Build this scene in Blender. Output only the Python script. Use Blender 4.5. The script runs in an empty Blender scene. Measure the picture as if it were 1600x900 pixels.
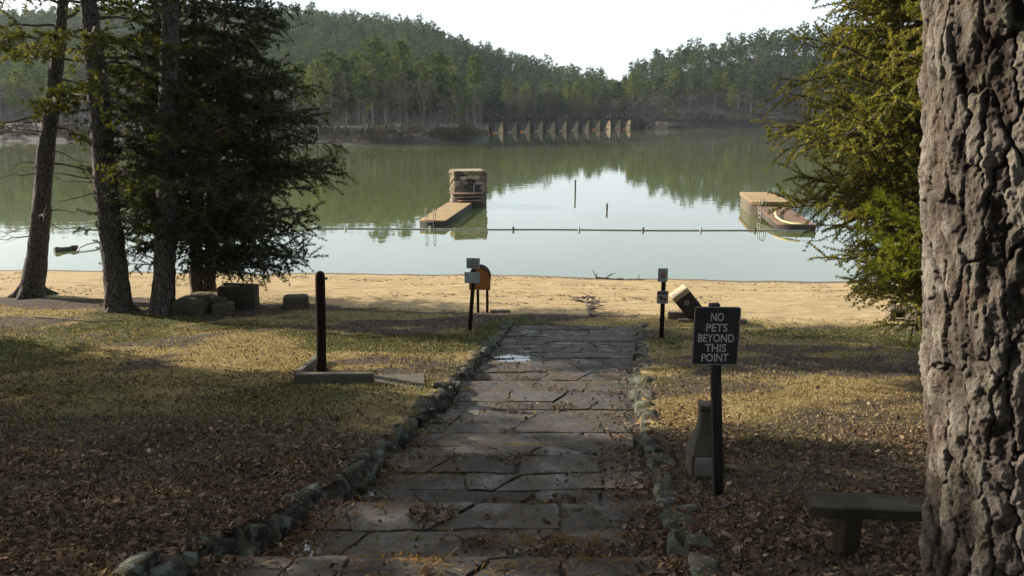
import bpy, bmesh, math, random
import numpy as np
from mathutils import Vector, Matrix

# ------------------------------------------------------------------ camera, sky, sun, exposure
sc = bpy.context.scene
COL = sc.collection
R = math.radians
FPX = 1280.0                     # focal length in pixels of the 1600 px wide photograph
PITCH = math.atan(282.0 / 1280.0)
CAMZ = 7.0                       # metres above the lake
cam_d = bpy.data.cameras.new("camera")
cam = bpy.data.objects.new("camera", cam_d)
COL.objects.link(cam)
cam_d.sensor_width = 36.0
cam_d.lens = 36.0 * FPX / 1600.0
cam_d.clip_start = 0.05
cam_d.clip_end = 5000
cam.location = (0, 0, CAMZ)
cam.rotation_euler = (math.pi / 2 - PITCH, 0, 0)
sc.camera = cam

SUN_AZ, SUN_EL = -65.0, 23.0     # clockwise from straight ahead, above the horizon
world = bpy.data.worlds.new("World")
sc.world = world
world.use_nodes = True
wn = world.node_tree
bg = wn.nodes['Background']
sky = wn.nodes.new('ShaderNodeTexSky')
sky.sky_type = 'NISHITA'
sky.sun_disc = False
sky.sun_elevation = R(SUN_EL)
sky.sun_rotation = R(SUN_AZ)
sky.air_density = 1.0
sky.dust_density = 2.0
sky.ozone_density = 1.5
# thin high cloud: whitens the sky
tc = wn.nodes.new('ShaderNodeTexCoord')
cmap = wn.nodes.new('ShaderNodeMapping')
cmap.inputs['Scale'].default_value = (1.0, 1.0, 3.5)
cn = wn.nodes.new('ShaderNodeTexNoise')
cn.inputs['Scale'].default_value = 1.6
cn.inputs['Detail'].default_value = 6
cr = wn.nodes.new('ShaderNodeMapRange')
cr.inputs['From Min'].default_value = 0.35
cr.inputs['From Max'].default_value = 0.72
cr.inputs['To Min'].default_value = 0.35
cr.inputs['To Max'].default_value = 0.8
mx = wn.nodes.new('ShaderNodeMixRGB')
mx.inputs['Color2'].default_value = (6.3, 7.1, 7.7, 1)
wn.links.new(tc.outputs['Generated'], cmap.inputs['Vector'])
wn.links.new(cmap.outputs[0], cn.inputs['Vector'])
wn.links.new(cn.outputs['Fac'], cr.inputs['Value'])
wn.links.new(cr.outputs[0], mx.inputs['Fac'])
wn.links.new(sky.outputs[0], mx.inputs['Color1'])
wn.links.new(mx.outputs[0], bg.inputs['Color'])
bg.inputs['Strength'].default_value = 0.075

sun_d = bpy.data.lights.new("sun", 'SUN')
sun_d.energy = 5.0
sun_d.angle = R(0.6)
sun_d.color = (1.0, 0.90, 0.75)
sun = bpy.data.objects.new("sun", sun_d)
COL.objects.link(sun)
S = Vector((math.sin(R(SUN_AZ)) * math.cos(R(SUN_EL)), math.cos(R(SUN_AZ)) * math.cos(R(SUN_EL)), math.sin(R(SUN_EL))))
sun.rotation_euler = S.to_track_quat('Z', 'Y').to_euler()
sun.location = S * 100
vs = sc.view_settings
vs.view_transform = 'Standard'
vs.look = 'None'
vs.gamma = 1
vs.use_curve_mapping = False
vs.exposure = 1.42
sc.render.engine = 'CYCLES'
sc.cycles.max_bounces = 6
sc.cycles.diffuse_bounces = 3
sc.cycles.transmission_bounces = 3
sc.cycles.transparent_max_bounces = 4
sc.cycles.volume_bounces = 0
sc.cycles.use_denoising = True
sc.cycles.sample_clamp_indirect = 8

# ------------------------------------------------------------------ helpers
rs = np.random.RandomState
def ray(px, py):
    cp, sp = math.cos(PITCH), math.sin(PITCH)
    a, b = (px - 800) / FPX, (450 - py) / FPX
    return np.array((a, cp + b * sp, -sp + b * cp))
def pix(px, py, Y):
    r = ray(px, py)
    return np.array((0, 0, CAMZ)) + r * (Y / r[1])
def pixz(px, py, z):
    r = ray(px, py)
    return np.array((0, 0, CAMZ)) + r * ((z - CAMZ) / r[2])

def _hash(ix, iy, iz, seed):
    with np.errstate(over='ignore'):
        h = (ix.astype(np.int64).astype(np.uint32) * np.uint32(374761393) + iy.astype(np.int64).astype(np.uint32) * np.uint32(668265263)
             + iz.astype(np.int64).astype(np.uint32) * np.uint32(2147483647) + np.uint32((seed * 974711 + 1013) & 0xffffffff))
        h = (h ^ (h >> np.uint32(13))) * np.uint32(1274126177)
        h = h ^ (h >> np.uint32(16))
        h = h * np.uint32(2246822519)
        h = h ^ (h >> np.uint32(15))
    return (h & np.uint32(0xffffff)).astype(np.float64) / 16777215.0
def vn2(x, y, seed=0):
    x = np.asarray(x, float); y = np.asarray(y, float)
    ix, iy = np.floor(x), np.floor(y)
    fx, fy = x - ix, y - iy
    fx = fx * fx * (3 - 2 * fx); fy = fy * fy * (3 - 2 * fy)
    z = np.zeros_like(ix)
    a = _hash(ix, iy, z, seed); b = _hash(ix + 1, iy, z, seed)
    c = _hash(ix, iy + 1, z, seed); d = _hash(ix + 1, iy + 1, z, seed)
    return (a * (1 - fx) + b * fx) * (1 - fy) + (c * (1 - fx) + d * fx) * fy
def fbm(x, y, seed=0, oct=4):
    s, a, t = 0, 0.5, 0
    for k in range(oct):
        s = s + a * vn2(np.asarray(x) * 2 ** k, np.asarray(y) * 2 ** k, seed + k * 7); t += a; a *= 0.5
    return s / t
def vn3(p, seed=0):
    x, y, z = p[..., 0], p[..., 1], p[..., 2]
    iz = np.floor(z); fz = z - iz; fz = fz * fz * (3 - 2 * fz)
    ix, iy = np.floor(x), np.floor(y); fx, fy = x - ix, y - iy
    fx = fx * fx * (3 - 2 * fx); fy = fy * fy * (3 - 2 * fy)
    def pl(zz):
        a = _hash(ix, iy, zz, seed); b = _hash(ix + 1, iy, zz, seed)
        c = _hash(ix, iy + 1, zz, seed); d = _hash(ix + 1, iy + 1, zz, seed)
        return (a * (1 - fx) + b * fx) * (1 - fy) + (c * (1 - fx) + d * fx) * fy
    return pl(iz) * (1 - fz) + pl(iz + 1) * fz
def sstep(a, b, x):
    t = np.clip((np.asarray(x, float) - a) / (b - a), 0, 1)
    return t * t * (3 - 2 * t)

def norm(a): return a / (np.linalg.norm(a, axis=-1, keepdims=True) + 1e-9)
def link(o, parent=None):
    COL.objects.link(o)
    if parent is not None:
        o.parent = parent
    return o
def tag(o, label, cat=None, group=None, kind=None):
    o['label'] = label
    if cat: o['category'] = cat
    if group: o['group'] = group
    if kind: o['kind'] = kind
    return o
def empty(name, loc, label, cat, group=None, rotz=0.0):
    o = bpy.data.objects.new(name, None)
    link(o)
    o.location = loc
    o.rotation_euler = (0, 0, rotz)
    o.empty_display_size = 0.2
    return tag(o, label, cat, group)

class MB:
    """collects numpy geometry; build() links it as one mesh object"""
    def __init__(self):
        self.v, self.f3, self.f4, self.t, self.n = [], [], [], [], 0
        self.m3, self.m4 = [], []
    def add(self, v, f, tint=None, mi=0):
        v = np.asarray(v, float).reshape(-1, 3)
        f = np.asarray(f, np.int64)
        if len(f) == 0: return
        if f.shape[1] == 3:
            self.f3.append(f + self.n); self.m3.append(np.full(len(f), mi))
        else:
            self.f4.append(f + self.n); self.m4.append(np.full(len(f), mi))
        self.v.append(v)
        if tint is None: tint = 0.5
        self.t.append(np.broadcast_to(np.asarray(tint, float), (len(v),)))
        self.n += len(v)
    def box(self, c, s, rot=None, tint=None, mi=0, taper=1.0):
        p = np.array([(x, y, z) for z in (-.5, .5) for y in (-.5, .5) for x in (-.5, .5)]) * np.array(s)
        p[4:, :2] *= taper
        if rot is not None: p = p @ np.array(rot.to_3x3()).T
        p = p + np.array(c)
        self.add(p, [(0, 2, 3, 1), (4, 5, 7, 6), (0, 1, 5, 4), (2, 6, 7, 3), (0, 4, 6, 2), (1, 3, 7, 5)], tint, mi)
    def tube(self, pts, rad, n=8, tint=None, mi=0, caps=True, rough=0.0, seed=0):
        pts = np.asarray(pts, float); m = len(pts)
        rad = np.broadcast_to(np.asarray(rad, float), (m,))
        d = np.gradient(pts, axis=0)
        d /= np.linalg.norm(d, axis=1)[:, None] + 1e-9
        up = np.array((0, 0, 1.0)) if abs(d[0][2]) < 0.9 else np.array((1.0, 0, 0))
        a = np.zeros_like(pts)
        prev = np.cross(up, d[0]); prev /= np.linalg.norm(prev)
        for i in range(m):
            prev = prev - d[i] * prev.dot(d[i]); prev /= np.linalg.norm(prev) + 1e-9
            a[i] = prev
        b = np.cross(d, a)
        th = np.arange(n) * 2 * math.pi / n
        rr = rad[:, None] * np.ones(n)[None]
        if rough: rr = rr * (1 + rough * (2 * vn2(np.arange(m)[:, None] * 1.3 + seed * 9.1, (np.arange(n) * 1.7)[None] + seed, seed) - 1))
        v = pts[:, None] + rr[..., None] * (np.cos(th)[None, :, None] * a[:, None] + np.sin(th)[None, :, None] * b[:, None])
        v = v.reshape(-1, 3)
        i, j = np.meshgrid(np.arange(m - 1), np.arange(n), indexing='ij')
        j2 = (j + 1) % n
        f = np.stack([i * n + j, i * n + j2, (i + 1) * n + j2, (i + 1) * n + j], -1).reshape(-1, 4)
        self.add(v, f, tint, mi)
        if caps:
            for e, (base, c) in enumerate(((0, pts[0]), ((m - 1) * n, pts[-1]))):
                vv = np.vstack([v[base:base + n], c])
                k = np.arange(n)
                ff = np.stack([k, (k + 1) % n, np.full(n, n)], -1)
                if e == 0: ff = ff[:, ::-1]
                self.add(vv, ff, tint, mi)
    def prism(self, poly, axis_vec, tint=None, mi=0):
        """closed polygon (3-D points) extruded along a vector"""
        p = np.asarray(poly, float); n = len(p)
        q = p + np.asarray(axis_vec, float)
        v = np.vstack([p, q]); k = np.arange(n); k2 = (k + 1) % n
        self.add(v, np.stack([k, k2, k2 + n, k + n], -1), tint, mi)
        for pts, rev in ((p, True), (q, False)):
            vv = np.vstack([pts, pts.mean(0)])
            ff = np.stack([k, k2, np.full(n, n)], -1)
            self.add(vv, ff[:, ::-1] if rev else ff, tint, mi)
    def build(self, name, mats, parent=None, bevel=0.0, smooth=False, obj=True):
        me = bpy.data.meshes.new(name)
        V = np.vstack(self.v)
        f3 = np.vstack(self.f3) if self.f3 else np.zeros((0, 3), int)
        f4 = np.vstack(self.f4) if self.f4 else np.zeros((0, 4), int)
        nl = f3.size + f4.size
        me.vertices.add(len(V)); me.vertices.foreach_set('co', V.astype(np.float32).ravel())
        me.loops.add(nl); me.loops.foreach_set('vertex_index', np.concatenate([f3.ravel(), f4.ravel()]).astype(np.int32))
        npoly = len(f3) + len(f4)
        me.polygons.add(npoly)
        st = np.concatenate([np.arange(len(f3)) * 3, len(f3) * 3 + np.arange(len(f4)) * 4])
        me.polygons.foreach_set('loop_start', st.astype(np.int32))
        mi = np.concatenate([np.concatenate(self.m3) if self.m3 else np.zeros(0), np.concatenate(self.m4) if self.m4 else np.zeros(0)])
        me.polygons.foreach_set('material_index', mi.astype(np.int32))
        if smooth: me.polygons.foreach_set('use_smooth', np.ones(npoly, bool))
        at = me.attributes.new('tint', 'FLOAT', 'POINT')
        at.data.foreach_set('value', np.concatenate(self.t).astype(np.float32))
        if not isinstance(mats, (list, tuple)): mats = [mats]
        for m in mats: me.materials.append(m)
        me.update(calc_edges=True)
        me.validate()
        if not obj: return me
        o = bpy.data.objects.new(name, me)
        if parent is not None and parent.type == 'EMPTY' or parent is not None:
            # geometry is given in world space: bring it into the parent's space
            w = parent_world(parent)
            me.transform(w.inverted())
        link(o, parent)
        if bevel:
            bm = o.modifiers.new('bevel', 'BEVEL'); bm.width = bevel; bm.segments = 2; bm.limit_method = 'ANGLE'
        return o
def parent_world(o):
    m = o.matrix_basis if hasattr(o, 'matrix_basis') else Matrix()
    loc = Matrix.Translation(o.location) @ o.rotation_euler.to_matrix().to_4x4() @ Matrix.Diagonal((*o.scale, 1))
    return parent_world(o.parent) @ loc if o.parent else loc

def rotz(a): return Matrix.Rotation(a, 4, 'Z')
def rot_axes(x, y, z): return Matrix((x, y, z)).transposed().to_4x4()

# ------------------------------------------------------------------ materials
def node_mat(name):
    m = bpy.data.materials.new(name); m.use_nodes = True
    nt = m.node_tree
    for n in list(nt.nodes): nt.nodes.remove(n)
    out = nt.nodes.new('ShaderNodeOutputMaterial')
    return m, nt, out
def N(nt, t, **kw):
    n = nt.nodes.new(t)
    for k, v in kw.items():
        if k in n.inputs: n.inputs[k].default_value = v
        else: setattr(n, k, v)
    return n
def ramp(nt, fac, stops):
    r = nt.nodes.new('ShaderNodeValToRGB')
    el = r.color_ramp.elements
    while len(el) < len(stops): el.new(0.5)
    for e, (p, c) in zip(el, stops): e.position = p; e.color = (*c, 1)
    nt.links.new(fac, r.inputs['Fac'])
    return r.outputs['Color']
def noise(nt, scale, detail=5, rough=0.6, coord='Object', stretch=None, dist=0.0):
    tcn = N(nt, 'ShaderNodeTexCoord')
    src = tcn.outputs[coord]
    if stretch:
        mp = N(nt, 'ShaderNodeMapping'); mp.inputs['Scale'].default_value = stretch
        nt.links.new(src, mp.inputs['Vector']); src = mp.outputs[0]
    n = N(nt, 'ShaderNodeTexNoise', Scale=scale, Detail=detail, Roughness=rough, Distortion=dist)
    nt.links.new(src, n.inputs['Vector'])
    return n.outputs['Fac']
def attr(nt, name):
    a = N(nt, 'ShaderNodeAttribute'); a.attribute_name = name
    return a.outputs['Fac']
def math_n(nt, op, a, b=None, clamp=False):
    n = N(nt, 'ShaderNodeMath'); n.operation = op; n.use_clamp = clamp
    for i, x in enumerate((a, b)):
        if x is None: continue
        if isinstance(x, (int, float)): n.inputs[i].default_value = x
        else: nt.links.new(x, n.inputs[i])
    return n.outputs[0]
def mixc(nt, fac, a, b, mode='MIX'):
    n = N(nt, 'ShaderNodeMixRGB'); n.blend_type = mode
    for k, x in (('Fac', fac), ('Color1', a), ('Color2', b)):
        if isinstance(x, (int, float)): n.inputs[k].default_value = x
        elif isinstance(x, tuple): n.inputs[k].default_value = (*x, 1)
        else: nt.links.new(x, n.inputs[k])
    return n.outputs[0]
def maprange(nt, v, a, b, c=0.0, d=1.0):
    n = N(nt, 'ShaderNodeMapRange'); n.interpolation_type = 'SMOOTHSTEP'
    for i, x in zip((1, 2, 3, 4), (a, b, c, d)): n.inputs[i].default_value = x
    nt.links.new(v, n.inputs[0])
    return n.outputs[0]
def bump(nt, h, strength, dist):
    b = N(nt, 'ShaderNodeBump', Strength=strength, Distance=dist)
    nt.links.new(h, b.inputs['Height'])
    return b.outputs[0]
def princ(nt, out, col, rough=0.8, normal=None, metal=0.0, spec=0.3):
    p = N(nt, 'ShaderNodeBsdfPrincipled', Roughness=rough, Metallic=metal)
    p.inputs['Specular IOR Level'].default_value = spec
    if isinstance(col, tuple): p.inputs['Base Color'].default_value = (*col, 1)
    else: nt.links.new(col, p.inputs['Base Color'])
    if normal is not None: nt.links.new(normal, p.inputs['Normal'])
    nt.links.new(p.outputs[0], out.inputs['Surface'])
    return p
def simple(name, stops, scale=6, rough=0.8, bs=0.3, bd=0.01, stretch=None, detail=6, spec=0.3, usetint=0.0, metal=0.0):
    m, nt, out = node_mat(name)
    f = noise(nt, scale, detail, stretch=stretch)
    if usetint:
        f = math_n(nt, 'ADD', math_n(nt, 'MULTIPLY', f, 1 - usetint), math_n(nt, 'MULTIPLY', attr(nt, 'tint'), usetint))
    col = ramp(nt, f, stops)
    nm = bump(nt, noise(nt, scale * 3, detail, stretch=stretch), bs, bd) if bs else None
    princ(nt, out, col, rough, nm, metal, spec)
    return m
def leafy(name, stops, scale=0.8, trans=0.35, random_obj=False, tintw=0.6, rough=0.7):
    m, nt, out = node_mat(name)
    f = math_n(nt, 'ADD', math_n(nt, 'MULTIPLY', noise(nt, scale, 2), 1 - tintw), math_n(nt, 'MULTIPLY', attr(nt, 'tint'), tintw))
    if random_obj:
        oi = N(nt, 'ShaderNodeObjectInfo')
        f = math_n(nt, 'ADD', f, math_n(nt, 'MULTIPLY', math_n(nt, 'SUBTRACT', oi.outputs['Random'], 0.5), 0.45))
    col = ramp(nt, f, stops)
    d = N(nt, 'ShaderNodeBsdfDiffuse'); t = N(nt, 'ShaderNodeBsdfTranslucent')
    nt.links.new(col, d.inputs[0])
    tcol = mixc(nt, 1.0, col, (1.25, 1.2, 0.7), 'MULTIPLY')
    nt.links.new(tcol, t.inputs[0])
    mxs = N(nt, 'ShaderNodeMixShader', Fac=trans)
    nt.links.new(d.outputs[0], mxs.inputs[1]); nt.links.new(t.outputs[0], mxs.inputs[2])
    nt.links.new(mxs.outputs[0], out.inputs['Surface'])
    return m

# ground: soil, litter, straw, moss and sand, mixed by where each really lies
def ground_material():
    m, nt, out = node_mat('ground')
    n1 = noise(nt, 1.1, 6); n2 = noise(nt, 9, 6, 0.7); n3 = noise(nt, 45, 4, 0.7)
    litter = ramp(nt, n2, [(0.28, (0.0199, 0.0158, 0.0124)), (0.5, (0.0513, 0.0389, 0.0290)), (0.72, (0.1076, 0.0828, 0.0596))])
    straw = ramp(nt, n3, [(0.3, (0.0696, 0.0546, 0.0218)), (0.6, (0.2484, 0.1888, 0.0845)), (0.8, (0.3378, 0.2683, 0.1391))])
    moss = ramp(nt, n3, [(0.3, (0.0166, 0.0199, 0.0067)), (0.7, (0.0704, 0.0787, 0.0215))])
    a = mixc(nt, maprange(nt, math_n(nt, 'ADD', math_n(nt, 'MULTIPLY', n1, 0.5), math_n(nt, 'MULTIPLY', attr(nt, 'straw'), 0.8)), 0.45, 0.85), litter, straw)
    b = mixc(nt, maprange(nt, math_n(nt, 'ADD', math_n(nt, 'MULTIPLY', n2, 0.5), attr(nt, 'green')), 0.6, 1.0), a, moss)
    st = noise(nt, 2.2, 7, 0.65, stretch=(0.5, 1.6, 1))
    sand = ramp(nt, st, [(0.25, (0.1664, 0.1143, 0.0550)), (0.5, (0.3061, 0.2251, 0.1174)), (0.75, (0.3859, 0.2943, 0.1687))])
    fine = noise(nt, 30, 5, 0.75)
    sand = mixc(nt, maprange(nt, fine, 0.56, 0.74, 0, 0.4), sand, (0.1331, 0.0935, 0.0570))
    wet = mixc(nt, maprange(nt, attr(nt, 'wet'), 0.15, 0.75), sand, (0.1065, 0.0796, 0.0570))
    sf = maprange(nt, math_n(nt, 'ADD', attr(nt, 'sand'), math_n(nt, 'MULTIPLY', math_n(nt, 'SUBTRACT', n2, 0.5), 0.9)), 0.38, 0.62)
    col = mixc(nt, sf, b, wet)
    hb = math_n(nt, 'ADD', n2, math_n(nt, 'MULTIPLY', n3, 0.5))
    nm = bump(nt, hb, 0.8, 0.05)
    princ(nt, out, col, 0.95, nm, spec=0.1)
    return m
def water_material():
    m, nt, out = node_mat('lake_water')
    w1 = noise(nt, 0.9, 3, 0.5, stretch=(1, 1, 1)); w2 = noise(nt, 0.05, 3, 0.5)
    patch = maprange(nt, w2, 0.52, 0.66, 0.0, 1.0)
    h = math_n(nt, 'MULTIPLY', w1, math_n(nt, 'ADD', math_n(nt, 'MULTIPLY', patch, 0.45), 0.55))
    nm = bump(nt, h, 0.035, 0.22)
    p = princ(nt, out, (.080, .092, .038), 0.02, nm)
    p.inputs['IOR'].default_value = 1.75
    p.inputs['Specular IOR Level'].default_value = 0.5
    return m
def bark_material(name, stops, red=0.12, lich=0.25):
    m, nt, out = node_mat(name)
    f = math_n(nt, 'ADD', math_n(nt, 'MULTIPLY', noise(nt, 26, 8, 0.75, stretch=(1, 1, .4)), 0.6), math_n(nt, 'MULTIPLY', attr(nt, 'tint'), 0.5))
    col = ramp(nt, f, stops)
    col = mixc(nt, maprange(nt, noise(nt, 7, 6, .7), 0.52, 0.70, 0, red), col, (.125, .055, .028))
    col = mixc(nt, maprange(nt, noise(nt, 13, 5, 0.7), 0.56, 0.7, 0, lich), col, (.26, .27, .15))
    nm = bump(nt, math_n(nt, 'ADD', noise(nt, 60, 8, 0.75, stretch=(1.3, 1.3, .3)), noise(nt, 170, 5, .7)), 0.9, 0.014)
    princ(nt, out, col, 0.9, nm, spec=0.15)
    return m
def furrow_bark(name, c0, c1, c2, sc_=7.0):
    """bark furrows as relief and colour, for trunks too far off for single plates"""
    m, nt, out = node_mat(name)
    tcn = N(nt, 'ShaderNodeTexCoord'); mp = N(nt, 'ShaderNodeMapping'); mp.inputs['Scale'].default_value = (1, 1, .33)
    nt.links.new(tcn.outputs['Object'], mp.inputs['Vector'])
    v = N(nt, 'ShaderNodeTexVoronoi', Scale=sc_); v.feature = 'DISTANCE_TO_EDGE'
    dn = N(nt, 'ShaderNodeTexNoise', Scale=6.0, Detail=4.0)
    nt.links.new(mp.outputs[0], dn.inputs['Vector'])
    ad = N(nt, 'ShaderNodeVectorMath'); ad.operation = 'MULTIPLY_ADD'
    ad.inputs[1].default_value = (.25, .25, .25)
    nt.links.new(dn.outputs['Color'], ad.inputs[0]); nt.links.new(mp.outputs[0], ad.inputs[2])
    nt.links.new(ad.outputs[0], v.inputs['Vector'])
    pl = maprange(nt, v.outputs['Distance'], 0.0, 0.16)
    n2 = noise(nt, 14, 6, 0.7)
    col = mixc(nt, pl, c0, ramp(nt, n2, [(0.3, c1), (0.7, c2)]))
    nm = bump(nt, math_n(nt, 'ADD', pl, math_n(nt, 'MULTIPLY', n2, 0.5)), 0.9, 0.03)
    princ(nt, out, col, 0.92, nm, spec=0.1)
    return m
def stone_material(name, stops, lichen=0.0, moss=0.0, scale=5):
    m, nt, out = node_mat(name)
    f = math_n(nt, 'ADD', math_n(nt, 'MULTIPLY', noise(nt, scale, 7, 0.65), 0.62), math_n(nt, 'MULTIPLY', attr(nt, 'tint'), 0.38))
    col = ramp(nt, f, stops)
    if lichen:
        col = mixc(nt, maprange(nt, noise(nt, 6.5, 6, 0.7), 0.50, 0.60, 0, lichen), col, (.15, .165, .135))
    if moss:
        g = N(nt, 'ShaderNodeNewGeometry'); sx = N(nt, 'ShaderNodeSeparateXYZ'); nt.links.new(g.outputs['Normal'], sx.inputs[0])
        up = maprange(nt, sx.outputs['Z'], 0.3, 0.8)
        col = mixc(nt, math_n(nt, 'MULTIPLY', maprange(nt, noise(nt, 3.2, 5), 0.47, 0.6, 0, moss), up), col, (.075, .085, .02))
    nm = bump(nt, noise(nt, scale * 5, 7, 0.7), 0.6, 0.03)
    princ(nt, out, col, 0.9, nm, spec=0.2)
    return m

M = {}
M['ground'] = ground_material()
M['water'] = water_material()
M['bark_big'] = bark_material('pine_bark_plates', [(0.18, (0.0105, 0.0081, 0.0070)), (0.36, (0.0471, 0.0365, 0.0292)), (0.54, (0.1152, 0.0945, 0.0779)), (0.70, (0.1768, 0.1512, 0.1279)), (0.88, (0.3143, 0.2767, 0.2364))], red=.3, lich=.4)
M['bark'] = furrow_bark('pine_bark', (.036, .030, .025), (.070, .060, .051), (.150, .134, .114), 12.0)
M['bark_cedar'] = simple('cedar_bark', [(0.3, (.05, .030, .020)), (0.6, (.12, .075, .05)), (0.8, (.19, .135, .10))], scale=10, stretch=(3, 3, .3), bs=0.8, bd=0.02)
M['twig'] = simple('twig_bark', [(0.3, (.045, .035, .026)), (0.7, (.12, .095, .07))], scale=12, bs=0.2)
M['bare_wood'] = simple('bare_branch', [(0.3, (.16, .11, .075)), (0.7, (.34, .25, .18))], scale=12, bs=0.2)
M['cedar_dark'] = leafy('cedar_foliage_dark', [(0.2, (0.0108, 0.0161, 0.0083)), (0.5, (0.0277, 0.0395, 0.0166)), (0.8, (0.0768, 0.0877, 0.0305))], 0.7, 0.22)
M['cedar_olive'] = leafy('cedar_foliage_olive', [(0.15, (0.0453, 0.0550, 0.0145)), (0.45, (0.1582, 0.1624, 0.0377)), (0.7, (0.3015, 0.2682, 0.0653)), (0.92, (0.3316, 0.1957, 0.0653))], 1.3, 0.42)
M['needles'] = leafy('pine_needles', [(0.2, (0.0209, 0.0304, 0.0076)), (0.55, (0.0712, 0.0808, 0.0190)), (0.85, (0.1472, 0.1425, 0.0380))], 0.9, 0.35)
M['needles_bright'] = leafy('pine_needles_bright', [(0.2, (0.0495, 0.0675, 0.0090)), (0.6, (0.1287, 0.1440, 0.0198)), (0.9, (0.2079, 0.1980, 0.0360))], 1.5, 0.4)
M['far_pine'] = leafy('far_pine_foliage', [(0.15, (0.0096, 0.0212, 0.0128)), (0.5, (0.0312, 0.0536, 0.0254)), (0.85, (0.0691, 0.0946, 0.0425))], 0.35, 0.3, True)
M['grove_pine'] = leafy('grove_pine_foliage', [(0.15, (0.0212, 0.0380, 0.0145)), (0.5, (0.0685, 0.0958, 0.0288)), (0.85, (0.1516, 0.1691, 0.0482))], 0.35, 0.3, True)
M['far_trunk'] = simple('far_trunk', [(0.3, (0.0540, 0.0450, 0.0378)), (0.7, (0.1440, 0.1216, 0.1036))], scale=1, bs=0)
M['far_bare'] = leafy('bare_twigs', [(0.2, (0.0494, 0.0422, 0.0360)), (0.6, (0.1124, 0.0944, 0.0792)), (0.9, (0.1708, 0.1483, 0.1259))], 0.5, 0.1, True)
M['far_brush'] = leafy('shore_brush', [(0.2, (0.0324, 0.0302, 0.0158)), (0.6, (0.0828, 0.0684, 0.0360)), (0.9, (0.1512, 0.1188, 0.0648))], 0.5, 0.2, True)
M['hills'] = simple('hillside_soil', [(0.3, (0.0080, 0.0072, 0.0043)), (0.55, (0.0198, 0.0155, 0.0094)), (0.75, (0.0540, 0.0396, 0.0234))], scale=0.25, bs=0.3, bd=0.5)
M['far_rock'] = stone_material('shore_rock', [(0.3, (0.0525, 0.0413, 0.0300)), (0.6, (0.1500, 0.1125, 0.0750)), (0.8, (0.2400, 0.1875, 0.1350))], scale=0.6)

M['edge_stone'] = stone_material('edging_stone', [(0.25, (0.0069, 0.0059, 0.0040)), (0.5, (0.0241, 0.0204, 0.0138)), (0.8, (0.0602, 0.0538, 0.0377))], lichen=0.5, moss=0.25, scale=4)
M['block_stone'] = stone_material('mossy_block', [(0.25, (0.0245, 0.0196, 0.0140)), (0.5, (0.0700, 0.0546, 0.0385)), (0.8, (0.1400, 0.1155, 0.0840))], moss=0.85, scale=4)
M['tower_stone'] = stone_material('tower_stone', [(0.25, (0.0450, 0.0338, 0.0225)), (0.5, (0.1500, 0.1162, 0.0750)), (0.8, (0.3150, 0.2550, 0.1725))], scale=2)
M['concrete'] = stone_material('old_concrete', [(0.25, (0.0395, 0.0348, 0.0263)), (0.5, (0.0790, 0.0695, 0.0527)), (0.8, (0.1238, 0.1107, 0.0870))], scale=3)
M['concrete_dark'] = stone_material('mossy_concrete', [(0.25, (0.0190, 0.0148, 0.0087)), (0.5, (0.0433, 0.0332, 0.0197)), (0.8, (0.0867, 0.0663, 0.0407))], lichen=0.1, moss=0.12, scale=3)
M['dam'] = stone_material('dam_concrete', [(0.25, (0.2268, 0.1663, 0.0983)), (0.5, (0.3931, 0.3024, 0.1966)), (0.8, (0.4990, 0.4158, 0.2948))], scale=0.9)
M['dam_wood_shade'] = simple('dam_timber_shade', [(0.3, (0.0070, 0.0055, 0.0045)), (0.7, (0.0225, 0.0180, 0.0145))], scale=2, bs=0.2)  # dark timber; also stands in for shade on the pier fronts
M['orange'] = simple('float_orange', [(0.3, (.45, .09, .02)), (0.7, (.65, .16, .03))], scale=3, bs=0)
M['post_brown'] = simple('stained_post', [(0.3, (0.0077, 0.0045, 0.0037)), (0.55, (0.0191, 0.0105, 0.0083)), (0.8, (0.0382, 0.0240, 0.0188))], scale=7, stretch=(3, 3, .3), bs=0.5, bd=0.01, spec=0.08, rough=.95)
M['post_dark'] = simple('dark_post', [(0.3, (.010, .008, .007)), (0.6, (.030, .023, .019)), (0.85, (.07, .055, .045))], scale=8, stretch=(3, 3, .3), bs=0.5, bd=0.01)
M['sign_black'] = simple('sign_panel', [(0.3, (.010, .009, .008)), (0.7, (.026, .022, .020))], scale=5, rough=0.55, bs=0.05, bd=0.005, spec=0.4)
M['sign_edge'] = simple('sign_border', [(0.3, (.16, .14, .12)), (0.7, (.27, .245, .22))], scale=9, rough=0.6, bs=0)
M['letter'] = simple('sign_lettering', [(0.3, (0.3570, 0.3400, 0.3060)), (0.7, (0.5100, 0.4845, 0.4420))], scale=14, rough=0.6, bs=0)
M['sign_grey'] = simple('grey_sign', [(0.3, (0.1950, 0.2025, 0.2025)), (0.7, (0.3150, 0.3225, 0.3225))], scale=6, rough=0.6, bs=0.05)
M['sign_brown'] = simple('faded_sign', [(0.3, (0.1725, 0.1425, 0.1275)), (0.7, (0.2700, 0.2325, 0.2100))], scale=6, rough=0.6, bs=0.05)
M['sign_ink'] = simple('sign_ink', [(0.3, (.03, .028, .028)), (0.7, (.06, .055, .055))], scale=6, bs=0)
M['sign_red'] = simple('sign_red_ink', [(0.3, (.22, .05, .04)), (0.7, (.30, .08, .06))], scale=6, bs=0)
M['box_orange'] = simple('kiosk_wood', [(0.3, (0.1950, 0.0713, 0.0135)), (0.7, (0.3150, 0.1275, 0.0263))], scale=5, stretch=(.4, 1, 3), bs=0.2, bd=0.01, rough=0.6)
M['timber'] = simple('weathered_timber', [(0.3, (0.0585, 0.0423, 0.0292)), (0.6, (0.1430, 0.1073, 0.0748)), (0.8, (0.2210, 0.1755, 0.1300))], scale=6, stretch=(.3, 3, 3), bs=0.5, bd=0.01)
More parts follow.
